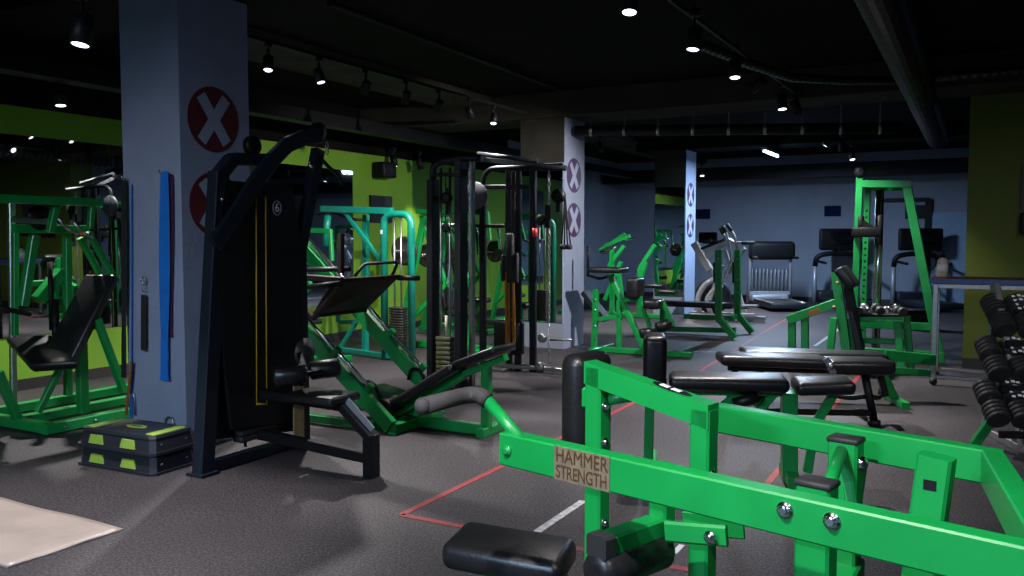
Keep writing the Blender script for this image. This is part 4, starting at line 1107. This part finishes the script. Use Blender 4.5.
# ================================================================== 13 treadmills
def treadmill(c, label, hgt=1.38):
    """c: front-left foot line centre of the walking end; the console faces the viewer's side"""
    f_ = Fr((c.x, c.y), X, Y)
    t = T('treadmill', label, 'treadmill', c, group='treadmills along the back wall', side=Y)
    w = .40
    dk = t.new('deck', NAVYPL); dk.pad(f_.w(0, -.55, .12), X*.74, Y*1.5, Z*.12, .03, 2)
    bl = t.new('running_belt', RUBBER); bl.box(f_.w(0, -.6, .183), X*.48, Y*1.36, Z*.006)
    hd = t.new('motor_hood', GREYM); hd.pad(f_.w(0, .12, .19), X*.80, Y*.34, Z*.17, .05, 3)
    for s_ in (-1, 1):
        rl = t.new('foot_rail', STEEL); rl.pad(f_.w(s_*.33, -.6, .186), X*.10, Y*1.4, Z*.02, .005, 1)
        up = t.new('upright', GREYM); up.tube([f_.w(s_*.47, .08, .08), f_.w(s_*.42, .0, hgt-.22), f_.w(s_*.34, -.06, hgt-.12)], .036, n=10, fillet=.1)
        hr = t.new('handrail', BLK); hr.tube([f_.w(s_*.42, .0, hgt-.28), f_.w(s_*.42, -.3, hgt-.30), f_.w(s_*.42, -.48, hgt-.30)], .03, n=8)
    cn = t.new('console', BLK); cn.pad(f_.w(0, -.05, hgt-.15), X*1.0, Y*.22, Z*.40, .13, 5)
    bar = t.new('cross_bar', GREYM); bar.beam(f_.w(-.45, .06, .30), f_.w(.45, .06, .30), .05, .08)
    t.done(); return t
c = G(770, 307); td1 = treadmill(c, 'treadmill in front of the radiator, left of the other two')
def treadmill_b(px, py, label):
    c = G(px, py); f_ = Fr((c.x, c.y), X, Y)
    t = T('treadmill', label, 'treadmill', c, group='treadmills along the back wall', side=Y)
    dk = t.new('deck', NAVYPL); dk.pad(f_.w(0, -.4, .12), X*.78, Y*1.5, Z*.12, .03, 2)
    bl = t.new('running_belt', RUBBER); bl.box(f_.w(0, -.45, .183), X*.5, Y*1.36, Z*.006)
    hd = t.new('motor_hood', NAVYPL); hd.pad(f_.w(0, .30, .22), X*.84, Y*.40, Z*.22, .06, 3)
    for s_ in (-1, 1):
        up = t.new('upright', GREYM); up.tube([f_.w(s_*.48, .2, .08), f_.w(s_*.48, .2, .92)], .05, n=10)
        hr = t.new('handrail', BLK); hr.tube([f_.w(s_*.48, .2, .88), f_.w(s_*.46, .16, 1.10), f_.w(s_*.2, .12, 1.16), f_.w(0, .12, 1.16)], .055, n=10, fillet=.12)
        hr2 = t.new('side_rail', BLK); hr2.tube([f_.w(s_*.48, .2, 1.0), f_.w(s_*.46, -.4, .96)], .03, n=8)
    cn = t.new('console', BLK); cn.pad(f_.w(.05, .12, 1.47), X*.95, Y*.10, Z*.48, .05, 3)
    sc_ = t.new('screen', GLASSY, parent=cn); sc_.pad(f_.w(.05, .065, 1.50), X*.55, Y*.012, Z*.30, .004, 1)
    nk = t.new('neck', BLK); nk.beam(f_.w(0, .14, 1.14), f_.w(0, .14, 1.3), .2, .07)
    t.done()
treadmill_b(839, 306, 'treadmill with raised flat screen left of the tall green rack post')
treadmill_b(919, 308, 'treadmill with raised flat screen seen through the tall green rack')
# radiator, wall signs, door
rb_ = corner+R*0
FWALL = Fr((corner.x, corner.y), R, A)
def BW(px, py, off=0.0): return FWALL.s(px, py, -off)
c0, c1 = BW(752, 300, .1), BW(786, 300, .1)
t = T('radiator', 'ribbed radiator under the console of the left treadmill', 'radiator', c0, side=A)
n_ = 10
for i in range(n_):
    q = t.new('rib', GREYM); c = c0.lerp(c1, i/(n_-1)); q.pad(gz(c, .47), R*.06, A*.09, Z*.58, .015, 2)
q = t.new('supply_pipe', GREYM); q.cyl(gz(c0, .22), gz(c1, .22), .018)
q.cyl(gz(c0, .70), gz(c1, .70), .018); q.cyl(gz(c0, .22), gz(c0-R*.2, .1), .012)
t.done()
for i, (x, y, w_, h_) in enumerate(((832.5, 211, .36, .24), (703, 214, .36, .24), (915, 212, .40, .30))):
    c = BW(x, y, .02)
    one('wall_sign', BLUESIGN if i < 2 else BLK, ['small dark blue sign on the back wall left of the tall green rack', 'small dark blue sign right of the far pillar', 'small black panel on the back wall beside the pale door'][i], 'sign', c, lambda p: p.box(c, R*w_, A*.02, Z*h_))
dc0 = BW(948, 300, .03)
struct('door_1', mat('pale_blue_door', (0.22, .32, .46), .5, var=.05), dc0, lambda p: p.box(gz(dc0, 1.03), R*.95, A*.05, Z*2.06))
df0 = BW(876, 300, .04); 
struct('trim_7', BLK, df0, lambda p: (p.beam(gz(BW(926, 300, .05), 0), gz(BW(926, 300, .05), 2.35), .14, .06, side=R), p.beam(gz(BW(876, 300, .05), 2.35), gz(BW(926, 300, .05), 2.35), .1, .08, side=A)))

# ================================================================== 14 preacher bench / incline seat
g0 = G(812, 372); FPr = Fr((g0.x, g0.y), R, A)
def H(px, py, b=0.0): return FPr.s(px, py, b)
t = T('incline_press_frame', 'green frame with slanted black pad behind the flat benches', 'weight bench', H(830, 340)*1.0-Z*0, side=A)
f = t.new('frame', GREEN)
def fl(px, py, b=0.0): 
    q = H(px, py, b); return q
f.beam(H(836, 272), gz(H(849, 372), .04), .08, .10)
sb_ = t.new('sloped_bar', GREEN); sb_.beam(H(788, 320), H(836, 303), .08, .10)
f.beam(H(792, 318), gz(H(792, 372), .02), .07, .08); f.beam(H(805, 315), gz(H(805, 372), .02), .07, .08)
f.beam(H(834, 318, .3), gz(H(828, 372, .3), .02), .07, .08)
f.beam(gz(H(790, 372), .04), gz(H(858, 372), .04), .09, .08)
f.beam(H(851, 318, .05), gz(H(858, 372, .05), .02), .07, .08)
for y in (283, 307): q = t.new('frame_bolt', BRASS); bolt(q, H(837.5 if y < 300 else 834, y, -.055), -A, .012)
pd = t.new('arm_pad', LEATHER); p0, p1 = H(841, 269), H(854, 286); d_ = p1-p0; n_ = A.cross(d_).normalized(); pd.pad((p0+p1)/2, d_*1.15, A*.44, n_*.11, .03, 3)
ps = t.new('pad_post', BLK); ps.beam(H(848, 285), H(860, 350), .07, .09); pb9 = t.new('lower_pad', LEATHER); pb9.beam(H(852, 310), H(861, 350), .25, .06)
nb = t.new('nameplate', ORANGEB, label='small brown nameplate on the sloped bar'); n0, n1 = H(808, 314, -.052), H(820, 310, -.052); nb.beam(n0, n1, .004, .05)
t.done()

# ================================================================== 15 tall green rack
g0 = G(904, 374); FK = Fr((g0.x, g0.y), R, A)
def K_(px, py, b=0.0): return FK.s(px, py, b)
t = T('tall_rack', 'tall green rack with perforated posts and a slanted leg behind the high table', 'rack', FK.w(0, .2, 0), side=A)
f = t.new('frame', GREEN)
topz = K_(860, 178, .9).z
p_ = t.new('front_post', GREEN); p_.beam(gz(K_(853, 355, .9), 0), K_(860, 175, .9), .08, .08)
p2 = t.new('rear_post', GREEN); p2.beam(gz(K_(862, 345, 1.5), 0), K_(868, 186, 1.5), .09, .07)
p3 = t.new('slanted_leg', GREEN); p3.beam(gz(K_(941, 368, .9), .02), K_(907, 186, .9), .08, .10)
tbr = t.new('top_bar', GREEN); tbr.beam(K_(862, 184, .9), K_(912, 184, .9), .10, .09); tbr.beam(K_(868, 188, 1.5), K_(908, 188, .9), .07, .07); tbr.beam(K_(860, 178, .9), K_(868, 188, 1.5), .06, .06)
f.beam(gz(K_(853, 355, .9), .10), gz(K_(944, 355, .9), .10), .10, .12)
f = t.new('middle_rail', GREEN); f.beam(gz(K_(853, 350, .9), .45), gz(K_(938, 350, .9), .45), .08, .09)
st_ = t.new('linear_guide', CHROME); st_.cyl(gz(K_(876, 330, 1.2), .1), K_(880, 190, 1.2), .05, n=12)
jc = t.new('bar_catch', BLK)
jc.pad(K_(867, 232, .8), R*.34, A*.12, Z*.12, .02, 2); jc.pad(K_(861, 225, .8), R*.06, A*.1, Z*.22, .01, 1); jc.pad(K_(880, 230, .8), R*.06, A*.1, Z*.36, .01, 1); jc.beam(K_(862, 224, .8), K_(880, 236, .8), .1, .1)
tp_ = t.new('top_pulley', BLK); tp_.lathe(K_(860, 172, .85), A, [(0, .02), (0, .07), (.04, .07), (.041, .02)])
hlx = t.new('post_hole', BLK)
for i in range(20): 
    c = p2; z_ = .4+i*.1; q = gz(K_(862, 345, 1.5), 0).lerp(K_(868, 186, 1.5), z_/2.7); hlx.cyl(q-A*.046, q-A*.0465, .016, n=8)
t.done()
# low stand with little dumbbells
t = T('dumbbell_stand', 'low green stand carrying small chrome dumbbells', 'rack', K_(880, 370), side=A)
f = t.new('frame', GREEN)
f.beam(K_(851, 318), K_(905, 318), .34, .06)
for (x0, y0, x1, y1, b_) in ((897, 316, 902, 374, -.1), (906, 316, 911, 372, .15), (853, 318, 856, 372, .1)): q = t.new('leg', GREEN); q.beam(K_(x0, y0, b_), gz(K_(x1, y1, b_), .01), .07, .08)
f.beam(gz(K_(893, 374), .14), gz(K_(856, 374), .14), .10, .12); f.beam(K_(852, 340), K_(905, 342), .06, .06)
tr_ = t.new('tray', BLK); tr_.beam(K_(852, 313), K_(906, 314), .36, .02)
t.done()
def dumbbell(c, ax, L_, r, mh, label, group=None, mhandle=CHROME, hexa=False, base=None):
    ax = Vector(ax).normalized(); t = T('dumbbell', label, 'dumbbell', c, group=group)
    h = t.new('handle', mhandle); h.cyl(c-ax*L_*.28, c+ax*L_*.28, r*.34, n=10)
    for s_ in (-1, 1):
        hd = t.new('head', mh); n_ = 6 if hexa else 16
        if hexa:
            pr = []
            for q in range(4): pr += [(L_*(.01+q*.10), r*.86), (L_*(.03+q*.10), r), (L_*(.08+q*.10), r), (L_*(.095+q*.10), r*.86)]
            hd.lathe(c+ax*s_*L_*.07, ax*s_, pr, n=16, smooth=False); continue
        hd.lathe(c+ax*s_*L_*.24, ax*s_, [(0, r*.8), (L_*.04, r), (L_*.22, r), (L_*.26, r*.75)], n=n_, smooth=not hexa)
    t.done(); return t
dn = ['leftmost on the low green stand', 'second from the left on the low green stand', 'third from the left on the low green stand', 'fourth from the left, in the middle of the low green stand', 'fifth from the left on the low green stand', 'rightmost but one on the low green stand', 'rightmost on the low green stand']
for i in range(7):
    c = K_(856+i*7.4, 311-(i % 2)*2.0, -.08+.1*(i % 3))
    dumbbell(c, A*.8+R*.3*(i % 3-1)+Z*(.12*(i % 2)), .22, .048, [CAST, STEEL, CHROME][i % 3], 'small dumbbell '+dn[i], 'dumbbells on the low green stand')

# ================================================================== 16 benches in the middle right
gA = W(725, 381, 5.25)
FBn = Fr((G(650, 500).x*0+W(725, 381, 5.25).x, 5.25), Vector((.985, -.17, 0)), Vector((.17, .985, 0)))
def N(px, py, b=0.0): return FBn.s(px, py, b)
t = T('padded_bench_machine', 'green bench machine with upright pad and long black pad behind the row machine', 'weight bench', FBn.w(0, 0, 0), side=FBn.v)
f = t.new('frame', GREEN)
uu = FBn.u; vv = FBn.v
f.beam(gz(N(648, 470), .0), N(651, 350), .07, .06)
up = t.new('upright_pad', LEATHER); up.pad(N(655, 361), uu*.145, vv*.30, Z*.34, .04, 4)
lp = t.new('long_pad', LEATHER); a_, b_ = N(669, 380), N(787, 383); lp.pad((a_+b_)/2, b_-a_, vv*.30, Z*.085, .035, 4)
sp9 = t.new('short_pad', LEATHER); a_, b_ = N(793, 386), N(852, 385); sp9.pad((a_+b_)/2, b_-a_, vv*.28, Z*.085, .035, 4)
f.beam(N(789, 392)-Z*.0, gz(N(790, 440), .0), .12, .09, ); 
f.beam(N(745, 390), N(722, 408), .06, .06); f.beam(N(775, 392), gz(N(742, 430), .3), .05, .05); f.beam(N(835, 392), N(815, 425), .06, .05); f.beam(N(815, 425), gz(N(808, 440), .06), .06, .05)
f.beam(gz(N(650, 470), .04)-vv*.1, gz(N(650, 470), .04)+vv*.35, .08, .07, side=uu)
f.beam(gz(N(790, 470), .04)-vv*.2, gz(N(790, 470), .04)+vv*.2, .08, .07, side=uu)
f.beam(N(670, 390), N(785, 392), .06, .05)
rl = t.new('leg_roller', LEATHER); rl.cyl(N(745, 398, .1)-Z*.02, N(765, 392, .1), .04); rl = t.new('leg_roller', LEATHER); rl.cyl(N(733, 404, -.1), N(758, 397, -.1), .035)
pb_t = t.new('pad_post', BLK); pb_t.beam(N(690, 385), N(690, 396), .05, .05)
t.done()
gB = G(870, 425); FQ = Fr((gB.x, gB.y), Vector((.995, -.09, 0)), Vector((.09, .995, 0)))
def QQ(px, py, b=0.0): return FQ.s(px, py, b)
uu, vv = FQ.u, FQ.v
t = T('adjustable_bench', 'black adjustable flat bench with round steel legs', 'weight bench', FQ.w(-.5, 0, 0), side=vv)
a_, b_ = QQ(718, 358), QQ(826, 362)
p = t.new('back_pad', LEATHER); p.pad((a_+b_)/2, (b_-a_), vv*.34, Z*.085, .035, 4)
a_, b_ = QQ(824, 365), QQ(890, 366); p = t.new('seat_pad', LEATHER); p.pad((a_+b_)/2, (b_-a_), vv*.32, Z*.115, .04, 4)
f = t.new('frame', BLK)
f.beam(QQ(728, 367), QQ(880, 372), .06, .05); f.cyl(QQ(865, 375), gz(QQ(874, 425), .03), .032); f.cyl(QQ(758, 372), QQ(760, 378), .03)
f.beam(QQ(880, 374, .2), gz(QQ(885, 402, .2), .2), .05, .05)
f.cyl(gz(QQ(874, 425), .025)-vv*.02, gz(QQ(874, 425), .025)+vv*.45, .028)
f.tube([QQ(838, 396, .15), QQ(852, 398, .1), QQ(865, 396, .05), QQ(880, 398, .2), QQ(882, 386, .2)], .022, n=8, fillet=.04)
f.cyl(QQ(735, 370), gz(QQ(726, 425), .03), .028); f.cyl(gz(QQ(726, 425), .025)-vv*.25, gz(QQ(726, 425), .025)+vv*.25, .03); f.beam(gz(QQ(726, 425), .1), gz(QQ(874, 425), .1), .05, .05)
hg = t.new('hinge', STEEL); hg.cyl(QQ(829, 362, -.18), QQ(829, 362, .18), .022); hg.ball(QQ(831, 366, -.19), .03); hg.beam(QQ(826, 358, -.18), QQ(834, 374, -.18), .01, .05)
rc = t.new('foot_cap', RUBBER); rc.cyl(gz(QQ(874, 427), .0), gz(QQ(874, 427), .04), .05)
t.done()
gC = G(895, 403); FZ = Fr((gC.x, gC.y), Vector((.99, -.12, 0)), Vector((.12, .99, 0)))
def ZZ(px, py, b=0.0): return FZ.s(px, py, b)
uu, vv = FZ.u, FZ.v
t = T('flat_bench', 'long flat bench with green legs, farthest of the benches at the right', 'weight bench', FZ.w(-.6, 0, 0), side=vv)
a_, b_ = ZZ(741, 352), ZZ(884, 357); p = t.new('bench_pad', LEATHER); p.pad((a_+b_)/2, (b_-a_), vv*.34, Z*.075, .03, 4)
f = t.new('frame', GREEN)
f.beam(ZZ(755, 360), ZZ(880, 364), .07, .06); 
for x0, x1 in ((878, 895), (762, 752)):
    q = t.new('leg', GREEN); q.beam(ZZ(x0, 364), gz(ZZ(x1, 403), .03), .07, .07); q.beam(gz(ZZ(x1, 403), .03)-vv*.3, gz(ZZ(x1, 403), .03)+vv*.3, .07, .06, side=uu)
f.beam(ZZ(885, 355, .2), ZZ(935, 360, .2), .06, .10); f.beam(ZZ(885, 370, .2), ZZ(930, 373, .2), .05, .06)
t.done()

# ================================================================== 17 table with bottle
g0 = G(933, 385); 
FTb = Fr((g0.x, g0.y), R, A)
uu, vv = FTb.u, FTb.v
tz_ = FTb.s(933, 281).z
t = T('high_table', 'tall narrow table with blue edged red top and grey metal legs', 'table', FTb.w(.7, .3, 0), side=vv)
tp_ = t.new('tabletop', BLUETOP); tp_.box(FTb.w(.75, .28, tz_), uu*1.62, vv*.66, Z*.045)
rd = t.new('top_mat', REDTOP, label='thin red sheet on the top'); rd.box(FTb.w(.75, .28, tz_+.0255), uu*1.6, vv*.64, Z*.006)
fr_ = t.new('apron', STEEL)
for b_ in (0, .56): fr_.beam(FTb.w(-.02, b_, tz_-.05), FTb.w(1.5, b_, tz_-.05), .04, .05); fr2_ = t.new('foot_rail', STEEL); fr2_.beam(FTb.w(0, b_, .09), FTb.w(1.5, b_, .09), .035, .035)
fr_.beam(FTb.w(0, 0, tz_-.05), FTb.w(0, .56, tz_-.05), .04, .05)
for a_ in (0, 1.5):
    for b_ in (0, .56):
        l_ = t.new('leg', STEEL); l_.beam(FTb.w(a_, b_, .05), FTb.w(a_, b_, tz_-.03), .05, .05); w_ = t.new('foot_cap', RUBBER, parent=l_); w_.ball(FTb.w(a_, b_, .04), .04)
t.done()
c = FTb.s(942, 279, .25); c.z = tz_+.034
t = T('spray_bottle', 'cream pump bottle with black top standing on the high table', 'bottle', c)
b = t.new('bottle_body', CREAM); b.lathe(c, Z, [(0, .045), (.005, .052), (.16, .052), (.19, .035), (.20, .02)], n=20)
b = t.new('pump_top', BLK); b.lathe(c+Z*.20, Z, [(0, .022), (.03, .022), (.031, .01), (.06, .01), (.061, .02), (.075, .02)], n=14); b.beam(c+Z*.27, c+Z*.265-X*.06, .016, .014)
b = t.new('bottle_label', WHITE); b.lathe(c+Z*.05, Z, [(0, .053), (.08, .053)], n=20)
t.done()
c = FTb.s(930, 279, .35)
for i, (x, y) in enumerate(((921, 330), )):
    pass
wb = O1+R*.52-A*.06
one('wall_panel', mat('brown_panel', (.05, .032, .025), .6), 'dim brown panel high on the olive partition', 'panel', gz(wb, 2.2), lambda p: p.box(gz(wb, 2.06)+R*.5, R*1.0, A*.05, Z*.50))
one('loudspeaker', BLK, 'black box on the olive partition below the brown panel', 'speaker', gz(wb, 1.6), lambda p: p.pad(gz(wb, 1.66)+R*.5-A*.06, R*1.0, A*.2, Z*.24, .02, 2))

# ================================================================== 18 dumbbell rack at the right edge
g0 = G(980, 452)
FD = Fr((g0.x, g0.y), R*.93+A*.37, A*.93-R*.37)
uu, vv = FD.u, FD.v
t = T('dumbbell_rack', 'three tier grey rack of black dumbbells beside the high table', 'rack', FD.w(.5, 0, 0), side=uu)
tiers = [(.03, .0, .34), (.10, .17, .63), (.20, .34, .93)]
f = t.new('frame', STEEL)
for a_ in (.28, 1.35):
    q = t.new('side_frame', STEEL); q.beam(FD.w(a_, -.12, .03), FD.w(a_, .62, .03), .05, .06); q.beam(FD.w(a_, -.02, .05), FD.w(a_, .52, 1.15), .05, .07); q.beam(FD.w(a_, .6, .03), FD.w(a_, .52, 1.1), .05, .05)
sl9 = []
for i, (a0, b0, z0) in enumerate(tiers):
    q = t.new('shelf', BLK); q.beam(FD.w(a0+.05, b0-.10, z0-.19), FD.w(1.2, b0-.10, z0-.19), .03, .05, side=vv); q.beam(FD.w(a0+.05, b0+.20, z0-.03), FD.w(1.2, b0+.20, z0-.03), .03, .05, side=vv)
f.beam(FD.w(.28, .0, .12), FD.w(1.35, 0, .12), .05, .05); 
t.done()
tn = ['bottom tier', 'middle tier', 'top tier']; pn = ['first', 'second', 'third', 'fourth', 'fifth', 'sixth']
axd = (vv*.80+Z*.60).normalized()
for i, (a0, b0, z0) in enumerate(tiers):
    for j in range(6):
        c = FD.w(a0+.06+j*.163, b0+.06, z0)
        d_ = dumbbell(c, axd, .36, .08, RUBBER, '%s black dumbbell from the left, %s of the three tier dumbbell rack' % (pn[j], tn[i]), 'dumbbells on the right hand rack', hexa=True)
        if j > 0: 
            e_ = c-axd*.34*.50
            for kk in range(4):
                m_ = d_.o
            q = PB('printed_marks', WHITE)
            upv = axd.cross(uu).normalized(); upv = upv if upv.z > 0 else -upv
            for r0 in range(4):
                for r1 in range(3):
                    if (r0, r1) != (1, 1): q.box(c+upv*(.081-.010*abs(r1-1))+uu*((r1-1)*.035)+axd*(.045+(r0-1)*.045), uu*.024, axd*.020, upv*.004)
            q.link(d_.o, d_.loc)
q0_, q1_ = G(975, 446), W(998, 412, 5.9)
one('green_prop', GREEN, 'short slanted green bar leaning at the foot of the dumbbell rack', 'bar', q0_, lambda p: p.beam(gz(q0_, .02), q1_, .06, .06))
# box low by the back door
cbx = G(921, 330); one('storage_crate', BLK, 'low black crate beside the slanted leg of the tall rack', 'box', cbx, lambda p: (p.pad(gz(cbx, .15), R*.5, A*.35, Z*.3, .02, 2), p.pad(gz(cbx, .32), R*.54, A*.39, Z*.04, .01, 1)))
# fixtures on the green wall
for i, (px, py) in enumerate(((367, 171),)):
    c = W(px, py, 13.4); ww = wl(5.9, 2.55, .14)
    one('loudspeaker', BLK, 'small black loudspeaker high on the green wall right of the mirror', 'speaker', ww, lambda p: (p.pad(ww, R*.22, A*.34, Z*.24, .03, 2), p.beam(ww-R*.13, ww, .05, .05)))
ww = wl(5.95, 1.95, .02)
one('wall_poster', BLK, 'dark framed panel on the green wall under the loudspeaker', 'panel', ww, lambda p: p.box(ww, R*.03, A*.55, Z*.42))

# ------------------------------------------------------------------ world, view
w = bpy.data.worlds.new('world'); SC.world = w; w.use_nodes = True
w.node_tree.nodes['Background'].inputs[0].default_value = (.1, .14, .25, 1); w.node_tree.nodes['Background'].inputs[1].default_value = .05
SC.view_settings.view_transform = 'Standard'; SC.view_settings.look = 'None'; SC.view_settings.exposure = 0.0; SC.view_settings.gamma = 1.0
SC.view_settings.use_curve_mapping = False
